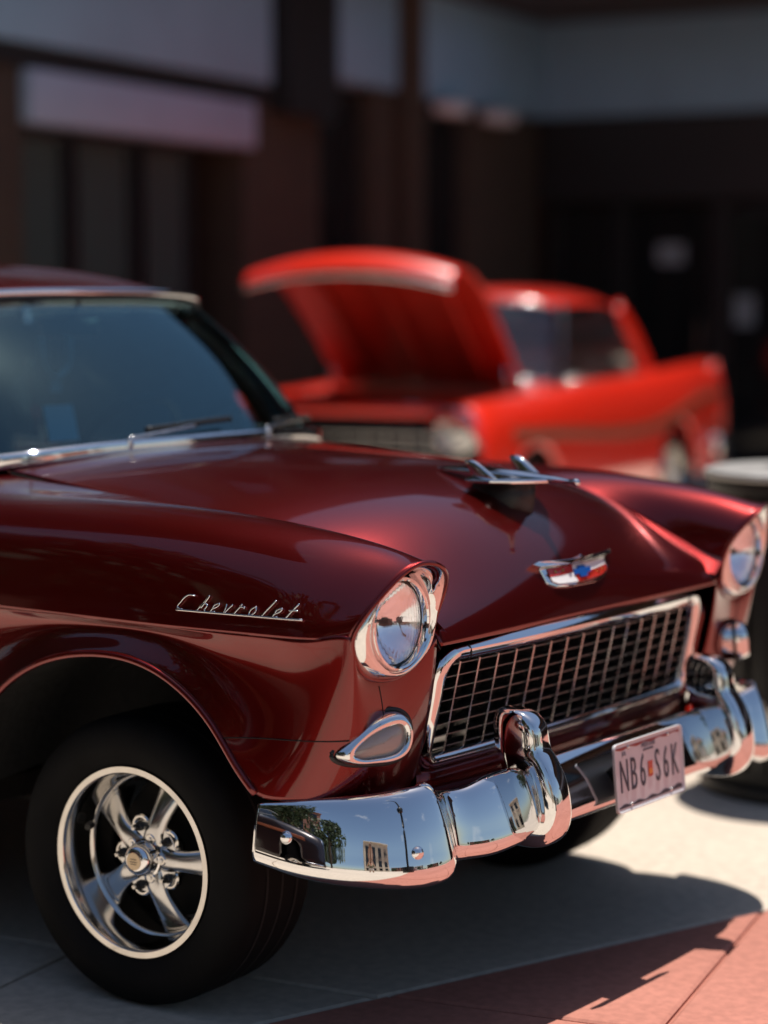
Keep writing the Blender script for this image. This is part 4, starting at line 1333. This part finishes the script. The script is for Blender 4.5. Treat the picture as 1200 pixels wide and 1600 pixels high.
    for x, zc_, we, ze in ((-1.0, 1.555, .61, 1.49), (-1.15, 1.585, .635, 1.50), (-1.5, 1.608, .648, 1.505), (-1.9, 1.61, .645, 1.50), (-2.25, 1.59, .63, 1.475), (-2.5, 1.54, .605, 1.42)):
        row = [(x - .08 * f ** 2 * (x > -1.2), we * f, zc_ - (zc_ - ze) * f ** 3) for f in (0, .3, .55, .75, .9, 1.0)]
        G.append([(a, -b, c) for a, b, c in row[:0:-1]] + row)
    surf('roof', grid_spl(A_(G), 40, 50), paint, c2, thick=.006)
    G = A_([[(-2.5, y, 1.535 - .10 * abs(y / .6) ** 3), (-2.68, y * 1.03, 1.30), (-2.85, y * 1.05, 1.055)] for y in np.linspace(-.59, .59, 9)])
    surf('rear_window', grid_spl(G, 20, 8), M_BLUEGLASS, c2)
    G = A_([[(x, y, z - .03 * abs(y) ** 2) for y in np.linspace(-.66, .66, 7)] for x, z in ((-2.78, 1.045), (-3.0, 1.055), (-3.6, 1.03), (-4.05, .97), (-4.2, .85), (-4.2, .42))])
    surf('boot_lid', grid_spl(G, 30, 20), paint, c2, thick=.004)
    surf('cowl', A_([[(-.60, y, 1.02 - .03 * abs(y / .6) ** 2) for y in np.linspace(-.7, .7, 9)], [(-.80, y, 1.05) for y in np.linspace(-.7, .7, 9)]]), paint, c2, thick=.004)
    # seats and dash
    box('dashboard', (-.98, 0, .96), (.25, 1.3, .16), M_TAN, c2, .04)
    box('front_seat', (-1.85, 0, .93), (.20, 1.28, .50), M_TAN, c2, .06)
    box('rear_seat', (-2.62, 0, .90), (.20, 1.25, .5), M_TAN, c2, .06)
    box('floor_pan', (-1.6, 0, .36), (4.6, 1.2, .06), M_UNDER, c2)
    # nose: grille opening, bars and bumper
    fr = empty('front_grille', parent=c2)
    box('grille_back', (.52, 0, .66), (.06, 1.2, .36), M_MATTE, fr)
    for z in (.56, .64, .72, .80):
        box('grille_bar', (.66, 0, z), (.02, 1.14, .018), M_CHROME_DULL, fr, .004)
    for y in np.linspace(-.5, .5, 9):
        box('grille_post', (.65, y, .68), (.015, .012, .30), M_CHROME_DULL, fr)
    nose = spl(A_([(.62, -.60, .93), (.70, -.3, .935), (.73, 0, .94), (.70, .3, .935), (.62, .60, .93)]), 24)
    sweep('nose_panel', nose, rrect(.10, .06, .025), paint, c2)
    bm_ = spl(A_([(.30, -.91, .47), (.72, -.86, .47), (.86, -.5, .47), (.90, 0, .46), (.86, .5, .47), (.72, .86, .47), (.30, .91, .47)]), 50)
    sweep('front_bumper', bm_, rrect(.06, .15, .028), M_CHROME2, c2)
    rbm = spl(A_([(-3.8, -.90, .47), (-4.25, -.84, .47), (-4.36, 0, .47), (-4.25, .84, .47), (-3.8, .90, .47)]), 40)
    sweep('rear_bumper', rbm, rrect(.06, .15, .028), M_CHROME2, c2)
    # hood: drawn closed, then swung up about its rear hinge
    G = []
    for xr, zr, dz, wE in ((0, 0, .02, .60), (.32, .012, .025, .605), (.70, .016, .035, .615), (1.04, -.005, .05, .625), (1.22, -.05, .06, .63), (1.35, -.13, .06, .635), (1.41, -.23, .05, .635), (1.40, -.325, .035, .63)):
        G.append([(xr - .07 * (y / .61) ** 2 * (xr / 1.41), y, zr - dz * abs(y / .61) ** 2.2) for y in np.linspace(-wE, wE, 9)])
    G = grid_spl(A_(G), 50, 50)
    th = math.radians(40 if hood_open else 0)
    ct, sn = math.cos(th), math.sin(th)
    def swing(P):
        P = A_(P)
        return np.stack([-.60 + P[..., 0] * ct - P[..., 2] * sn, P[..., 1], 1.03 + P[..., 0] * sn + P[..., 2] * ct], -1)
    hd = surf('hood', swing(G), paint, c2, thick=.012)
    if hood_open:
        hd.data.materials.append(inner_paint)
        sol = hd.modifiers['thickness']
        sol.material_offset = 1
        lip = swing(G[-1] + A_([.004, 0, -.004]))
        sweep('hood_lip_trim', lip, rrect(.03, .035, .012), M_CHROME2, hd)
        # bracing under the hood
        for y in (-.38, 0, .38):
            rib = swing(A_([(x, y, -.045 - (.03 if x > .9 else 0)) for x in np.linspace(.08, 1.12, 10)]))
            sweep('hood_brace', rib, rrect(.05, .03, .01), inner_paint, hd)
        for s in (-1, 1):
            tube('hood_hinge', A_([(-.58, s * .56, .95), (-.40, s * .57, 1.02), tuple(swing(A_([.25, s * .56, -.05])))]), .012, M_CHROME_DULL, c2)
        sweep('cowl_trim', A_([(-.585 - .05 * (y / .6) ** 2, y, 1.045 - .02 * (y / .6) ** 2) for y in np.linspace(-.60, .60, 16)]), rrect(.03, .03, .01), M_CHROME2, c2)
        box('firewall', (-.575, 0, .80), (.03, 1.16, .36), paint, c2)
        for s in (-1, 1):
            box('inner_fender', (.0, s * .575, .80), (1.16, .02, .32), M_MATTE, c2)
        en = empty('engine', parent=c2)
        box('engine_block', (-.05, 0, .70), (.60, .50, .28), M_ALU_DARK, en, .03)
        lathe('air_cleaner', [(.0005, .09), (.06, .09), (.17, .075), (.18, .06), (.18, .0), (.17, -.01)], M_ALU, en, 36, (-.08, 0, .86), (0, 0, 1))
        for s in (-1, 1):
            box('valve_cover', (-.05, s * .19, .86), (.48, .12, .08), M_ALU, en, .02, Matrix.Rotation(math.radians(s * 20), 3, 'X'))
        box('radiator', (.50, 0, .74), (.06, .80, .36), M_BLACK, c2, .01)
        box('battery', (.28, .40, .82), (.18, .24, .18), M_BLACK, c2, .01)
    return c2
M_HLWHITE = mat('clear headlamp glass', (0.62, 0.63, 0.63), 0.12, 0.55, coat=1.0)
M_DARKPILLAR = mat('blue black pillar', (0.02, 0.022, 0.035), 0.3)
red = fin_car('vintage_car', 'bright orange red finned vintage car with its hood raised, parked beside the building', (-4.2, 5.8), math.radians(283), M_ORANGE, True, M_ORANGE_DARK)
# ------------------------------------------------------------------ litter bin beside the maroon car's far fender
M_BIN = mat('black powder coat', (0.009, 0.010, 0.010), 0.45, bump=(80, 0.15, 0.002))
M_BINLID = mat('grey metal lid', (0.42, 0.40, 0.38), 0.45, 0.6, vary=(12, 0.12))
def litter_bin(loc, label, group=None):
    b = empty('litter_bin', loc)
    tag(b, label, 'bin')
    lathe('base', [(.0005, 0), (.32, 0), (.33, .01), (.33, .04), (.31, .05)], M_BIN, b, 56)
    lathe('drum', [(.305, .05), (.31, .07), (.312, .5), (.312, .95), (.32, .965), (.32, .985), (.305, .99)], M_BIN, b, 56)
    for k in range(28):
        a = 2 * math.pi * k / 28
        box('slat', (.317 * math.cos(a), .317 * math.sin(a), .51), (.014, .050, .84), M_BIN, b, .004, Matrix.Rotation(a, 3, 'Z'))
    lathe('lid', [(.325, .992), (.332, 1.0), (.328, 1.012), (.31, 1.018), (.14, 1.022), (.135, 1.015), (.135, .96)], M_BINLID, b, 56)
    return b
litter_bin((.25, 2.00, 0), 'round black slatted litter bin with grey lid beside the maroon car')

# ------------------------------------------------------------------ across the lot: things mirrored in the chrome, plus trees added to darken the paint
M_BARK = mat('bark', (0.06, 0.045, 0.035), 0.9, bump=(12, 0.6, 0.02))
def leaf_mat(name, c):
    m = mat(name, c, 0.6, vary=(1.2, 0.35))
    return m
M_LEAF = leaf_mat('dark green foliage', (0.035, 0.060, 0.022))
def tree_meshes(seed, h, rad, nleaf=2600):
    rnd = random.Random(seed)
    lobes = [(Vector((rnd.uniform(-.55, .55) * rad, rnd.uniform(-.55, .55) * rad, h * rnd.uniform(.42, .88))), rad * rnd.uniform(.30, .55)) for _ in range(13)]
    V, F = [], []
    for _ in range(nleaf):
        c, r = rnd.choice(lobes)
        d = Vector((rnd.gauss(0, 1), rnd.gauss(0, 1), rnd.gauss(0, .8))).normalized() * r * rnd.uniform(.55, 1.08) ** .6
        p = c + d
        s = rnd.uniform(.10, .24)
        q = Euler((rnd.uniform(0, 6.3), rnd.uniform(0, 6.3), rnd.uniform(0, 6.3))).to_matrix()
        k = len(V)
        for a, b in ((-1, -.5), (0, -.7), (1, .1), (.2, .8), (-.7, .6)):
            V.append(p + q @ Vector((a * s, b * s, 0)))
        F.append(tuple(range(k, k + 5)))
    return V, F, lobes
TREE = {}
def tree(loc, kind, rz, sc, label, group):
    t = empty('tree', loc, rz)
    tag(t, label, 'tree', group)
    if kind not in TREE:
        V, F, lobes = tree_meshes(40 + kind, 8.0, 3.0)
        cr = mesh_obj('crown', V, F, M_LEAF, t, smooth=False)
        tp = spl(A_([(0, 0, 0), (.05, .03, 1.2), (-.05, .06, 2.6), (.02, 0, 4.4), (.0, 0, 6.4)]), 14)
        tr = tube('trunk', tp, .20, M_BARK, t, seg=10, scale=np.linspace(1.15, .25, 14))
        for i, (c, r) in enumerate(lobes[:7]):
            tube('limb', spl(A_([(0, 0, 2.2 + .3 * i), (c.x * .5, c.y * .5, (2.4 + .3 * i + c.z) / 2), tuple(c)]), 8), .07, M_BARK, tr, seg=6, scale=np.linspace(1.2, .3, 8))
        TREE[kind] = t
    else:
        for ch in TREE[kind].children:
            copy_tree(ch, t)
    t.scale = (sc, sc, sc)
    return t
for i, (x, y, k, sc) in enumerate([(-11, -11.5, 0, 1.4), (-6.5, -13, 1, 1.35), (-2.5, -14.5, 0, 1.3), (-16, -8, 1, 1.4), (3.5, -19, 2, 1.1), (-20, -15, 2, 1.5), (-9, -10, 2, 1.25), (-13.5, -14, 0, 1.5), (-4.5, -11.5, 2, 1.2)]):  # unseen trees, added to darken what the car's near side reflects
    tree((x, y, 0), k, i * 1.3, sc, 'leafy tree added beyond the black cherry car to darken reflections', 'added trees beyond the neighbouring car')
for i, (x, y, k, sc) in enumerate([(58, -10, 1, .9), (52, -22, 2, .8), (61, 3, 0, .9), (55, 14, 2, .85), (50, -34, 0, 1.0)]):
    tree((x, y, 0), k, i * 2.1, sc, 'leafy tree in front of the far street fronts', 'trees along the far street')

# far street fronts
M_BEIGE = mat('beige stucco', (0.46, 0.40, 0.31), 0.8, vary=(0.6, 0.1))
M_BRICKRED = mat('red brick front', (0.22, 0.10, 0.07), 0.85, vary=(0.8, 0.15))
M_PALE = mat('pale stone front', (0.50, 0.49, 0.46), 0.8, vary=(0.5, 0.1))
def front(loc, rz, w, d, h, m, label, nx, nz):
    b = empty('building', loc, rz)
    tag(b, label, 'building')
    box('wall', (-d / 2, 0, h / 2), (d, w, h), m, b)
    box('cornice', (-d / 2 + .15, 0, h + .15), (d + .3, w + .3, .3), m, b, .05)
    for j in range(nz):
        for i in range(nx):
            y = -w / 2 + w * (i + .5) / nx
            z = 1.2 + (h - 1.0) * (j + .35) / nz
            f = box('window', (.02, y, z + .4), (.10, w / nx * .52, (h / nz) * .52), M_FRAME, b)
            box('pane', (.085, y, z + .4), (.02, w / nx * .44, (h / nz) * .44), M_DARKGLASS, f)
            box('sill', (.12, y, z + .4 - (h / nz) * .28), (.22, w / nx * .58, .10), M_PALE, f)
    return b
front((66, -14, 0), math.radians(175), 16, 10, 9, M_PALE, 'pale stone street front with three rows of windows', 6, 3)
front((66, 6, 0), math.radians(182), 14, 10, 7, M_BRICKRED, 'red brick street front with two rows of windows', 5, 2)
front((60, -34, 0), math.radians(160), 16, 10, 10, M_BRICKRED, 'tall red brick corner front with three window rows', 5, 3)
front((22, -24, 0), math.radians(120), 12, 10, 9, M_BEIGE, 'beige stucco corner house with two rows of windows', 4, 2)
front((-14, -24, 0), math.radians(80), 34, 8, 14, M_BRICKRED, 'long red brick front added behind the trees to darken reflections', 9, 3)  # unseen front, made tall to darken the near side's reflection

# street lamp with its black box base
def street_lamp(loc, rz):
    l_ = empty('street_lamp', loc, rz)
    tag(l_, 'black curved street lamp standing on a square black base box', 'street lamp')
    box('base_box', (0, 0, .5), (.55, .55, 1.0), M_BIN, l_, .02)
    P = spl(A_([(0, 0, 1.0), (0, 0, 2.6), (.03, 0, 4.0), (.25, 0, 5.0), (.75, 0, 5.5)]), 24)
    tube('pole', P, .06, M_BIN, l_, seg=12, scale=np.linspace(1.2, .7, 24))
    lathe('lantern', [(.03, .25), (.16, .20), (.20, .05), (.15, -.25), (.06, -.30), (.0005, -.30)], M_BIN, l_, 20, (.02, 0, 3.1), (0, 0, 1))
    return l_
street_lamp((4.3, -2.12, 0), math.radians(200))

# neighbouring dark car
dark = fin_car('vintage_car', 'black cherry vintage car parked alongside the maroon car, hood closed', (.05, -3.95), math.radians(2), M_DARKCAR, False, M_DARKCAR, detail=False)
white = fin_car('vintage_car', 'white vintage car parked along the far street', (40, -11), math.radians(95), paint_mat('white car paint', (.7, .7, .68), .3, 0), False, M_WHITE, detail=False)
def far_copy(src, loc, rz, label):
    c = copy_tree(src)
    c.location = (loc[0], loc[1], 0); c.rotation_euler = (0, 0, rz)
    c['label'] = label
    return c
far_copy(dark, (43, -3), math.radians(95), 'black cherry vintage car parked along the far street')

# ------------------------------------------------------------------ people
M_SKIN = mat('skin', (0.38, 0.21, 0.14), 0.55)
M_HAIR = mat('dark brown hair', (0.03, 0.02, 0.014), 0.6)
M_SHOE = mat('sandal leather', (0.12, 0.07, 0.04), 0.6)
def skin_mesh(name, pts, edges, radii, m, parent, root=0, sub=2):
    me = bpy.data.meshes.new(name)
    me.from_pydata([tuple(p) for p in pts], edges, [])
    me.materials.append(m)
    o = bpy.data.objects.new(name, me)
    COL.objects.link(o)
    sk = o.modifiers.new('skin', 'SKIN')
    sk.use_smooth_shade = True
    lay = me.skin_vertices[0]
    for i, r in enumerate(radii):
        lay.data[i].radius = (r, r) if not isinstance(r, tuple) else r
        lay.data[i].use_root = (i == root)
    sb = o.modifiers.new('smooth', 'SUBSURF')
    sb.levels = sb.render_levels = sub
    o.parent = parent
    return o
def person(loc, rz, label, shirt, shorts, arms, group=None, step=0.0, long_legs=False):
    """figure facing local +x, feet at z = 0, 1.72 m tall"""
    p = empty('person', loc, rz)
    tag(p, label, 'person', group)
    J = dict(pelvis=(0, 0, .93), waist=(0, 0, 1.06), chest=(.01, 0, 1.26), neck=(0, 0, 1.43), head0=(.02, 0, 1.50))
    pts, ed, rad = [], [], []
    ix = {}
    def add(n, c, r, par=None):
        ix[n] = len(pts); pts.append(c); rad.append(r)
        if par is not None: ed.append((ix[par], ix[n]))
    add('pelvis', (0, 0, .93), (.15, .11)); add('waist', (0, 0, 1.07), (.125, .095), 'pelvis'); add('chest', (0, 0, 1.28), (.155, .11), 'waist')
    add('neck', (0, 0, 1.43), .055, 'chest'); add('head', (.02, 0, 1.52), .05, 'neck')
    for s in (-1, 1):
        d = step * s
        add(f'hip{s}', (0, s * .095, .88), .085, 'pelvis'); add(f'knee{s}', (.02 + d * .5, s * .105, .48), .055, f'hip{s}')
        add(f'calf{s}', (-.005 + d * .8, s * .107, .33), .050, f'knee{s}'); add(f'ankle{s}', (-.02 + d, s * .11, .085), .036, f'calf{s}')
        add(f'toe{s}', (.13 + d, s * .12, .035), .033, f'ankle{s}')
        add(f'sh{s}', (0, s * .185, 1.385), .055, 'chest')
        el, wr = arms[0 if s < 0 else 1]
        add(f'el{s}', (el[0], s * el[1], el[2]), .041, f'sh{s}'); add(f'wr{s}', (wr[0], s * wr[1], wr[2]), .027, f'el{s}')
        e = Vector((el[0], s * el[1], el[2])); w = Vector((wr[0], s * wr[1], wr[2])); dv = (w - e).normalized()
        palm = w + dv * .07
        add(f'palm{s}', tuple(palm), (.036, .018), f'wr{s}')
        lat = dv.cross(Vector((1, 0, 0.2))).normalized()
        for k, (o_, ln) in enumerate(((-.028, .062), (-.010, .075), (.010, .070), (.027, .055))):
            b0 = palm + lat * o_ + dv * .02
            add(f'f{s}{k}', tuple(b0 + dv * ln * .55 + Vector((.012, 0, 0))), .009, f'palm{s}')
            add(f'g{s}{k}', tuple(b0 + dv * ln + Vector((.030, 0, 0))), .008, f'f{s}{k}')
        add(f't{s}', tuple(palm + lat * .045 - dv * .01 + Vector((.02, 0, 0))), .010, f'palm{s}')
    body = skin_mesh('body', pts, ed, rad, M_SKIN, p)
    hd = [(r * .0 + .02, 0, 0) for r in (1,)]
    V = []
    for z, rx, ry, cx in ((1.475, .030, .030, .035), (1.495, .062, .052, .030), (1.53, .082, .064, .022), (1.57, .094, .072, .016), (1.62, .099, .077, .010), (1.66, .094, .074, .006), (1.695, .072, .058, .002), (1.712, .036, .030, 0), (1.716, .005, .005, 0)):
        ring = []
        for t in np.linspace(0, 2 * np.pi, 24, endpoint=False):
            x, y = cx + rx * math.cos(t), ry * math.sin(t)
            if z in (1.57,) and abs(t) < .3: x += .012
            ring.append((x, y, z))
        V.append(ring)
    hd = surf('head', grid_spl(A_(V), 24, 24), M_SKIN, p, wrap_v=True)
    surf('nose', A_([[(.098 + .006 * k, -.014 + .002 * k, 1.60 - .012 * k), (.112 + .006 * k, 0, 1.60 - .012 * k), (.098 + .006 * k, .014 - .002 * k, 1.60 - .012 * k)] for k in range(4)]), M_SKIN, hd)
    for s in (-1, 1):
        lathe('eye', [(.0005, .006), (.008, .004), (.012, 0)], M_HAIR, hd, 10, (.098, s * .032, 1.605), (1, s * .3, 0))
        lathe('ear', [(.0005, .012), (.02, .010), (.026, 0)], M_SKIN, hd, 12, (.005, s * .074, 1.595), (0, s, 0))
    box('mouth', (.090, 0, 1.545), (.012, .045, .008), M_RED_ENAMEL, hd, .003)
    V = [[(c - .012 + rx * 1.08 * math.cos(t), ry * 1.1 * math.sin(t), z + .012) for t in np.linspace(math.radians(62), math.radians(298), 20)] for z, rx, ry, c in ((1.52, .086, .068, .012), (1.57, .094, .074, .012), (1.62, .099, .078, .008))]
    V += [[(c - .006 + rx * math.cos(t), ry * math.sin(t), z) for t in np.linspace(math.radians(20), math.radians(340), 20)] for z, rx, ry, c in ((1.665, .100, .080, .006), (1.705, .080, .066, .002), (1.730, .040, .034, 0), (1.735, .004, .004, 0))]
    surf('hair', A_(V), M_HAIR, p)
    # clothes
    sp_, se, sr = [(0, 0, .96), (0, 0, 1.10), (0, 0, 1.28), (0, 0, 1.40)], [(0, 1), (1, 2), (2, 3)], [(.160, .118), (.140, .108), (.168, .122), (.075, .07)]
    for s in (-1, 1):
        el = arms[0 if s < 0 else 1][0]
        k = len(sp_)
        sp_.append((0, s * .185, 1.387)); sr.append(.066); se.append((2, k))
        sp_.append((el[0] * .55, s * (.185 + (el[1] - .185) * .55), 1.387 + (el[2] - 1.387) * .55)); sr.append(.058); se.append((k, k + 1))
    skin_mesh('shirt', sp_, se, sr, shirt, p, 1)
    zb = .55 if not long_legs else .10
    tp_, te, tr_ = [(0, 0, 1.0), (0, 0, .92)], [(0, 1)], [(.150, .112), (.168, .122)]
    for s in (-1, 1):
        k = len(tp_)
        d = step * s
        tp_.append((0, s * .095, .85)); tr_.append(.100); te.append((1, k))
        f_ = (.88 - zb) / .80
        tp_.append((.02 + d * f_ * .9, s * .108, zb)); tr_.append(.088 if not long_legs else .062); te.append((k, k + 1))
    skin_mesh('shorts' if not long_legs else 'trousers', tp_, te, tr_, shorts, p, 0)
    for s in (-1, 1):
        box('shoe', (.05 + step * s, s * .115, .026), (.26, .095, .05), M_SHOE, p, .02)
    return p
M_SHIRT_W = mat('white cotton', (0.62, 0.60, 0.57), 0.8)
M_SHIRT_G = mat('olive cotton', (0.14, 0.15, 0.09), 0.85)
M_SHIRT_R = mat('red cotton', (0.35, 0.03, 0.03), 0.85)
M_JEANS = mat('blue denim', (0.05, 0.08, 0.15), 0.85)
heading = math.atan2(fw.y, fw.x)
ph = CAM_POS - Vector((fw.x, fw.y, 0)).normalized() * .30
raise_ = (((.12, .30, 1.20), (.21, .085, 1.47)), ((.12, .30, 1.20), (.21, .085, 1.47)))
hang = (((-.02, .235, 1.10), (.02, .245, .86)), ((-.02, .235, 1.10), (.02, .245, .86)))
person((ph.x, ph.y, 0), heading, 'person in olive top and white shorts holding a camera up to the eye', M_SHIRT_G, M_SHIRT_W, raise_)
cb_ = empty('hand_camera', (CAM_POS.x, CAM_POS.y, CAM_POS.z), heading)
tag(cb_, 'black camera held up by the person in white shorts', 'camera')
box('camera_body', (-.115, 0, .0), (.05, .14, .095), M_BLACK, cb_, .010)
lathe('camera_lens', [(.0415, -.09), (.0415, -.02), (.040, -.014), (.036, -.02), (.034, -.06)], M_BLACK, cb_, 32, (0, 0, 0), (1, 0, 0))
for i, (x, y, r, sh, tr_, ll, lb) in enumerate([(16.5, -4.3, 160, M_SHIRT_W, M_JEANS, True, 'person in white shirt and blue jeans standing on the red pavement'), (17.2, -4.9, 30, M_SHIRT_R, M_JEANS, True, 'person in red shirt and blue jeans standing on the red pavement'), (19, -6.1, 200, M_SHIRT_G, M_SHIRT_W, False, 'person in olive shirt and white shorts walking on the red pavement')]):
    person((x, y, 0), math.radians(r), lb, sh, tr_, hang, None, .12 if i == 2 else .03, ll)
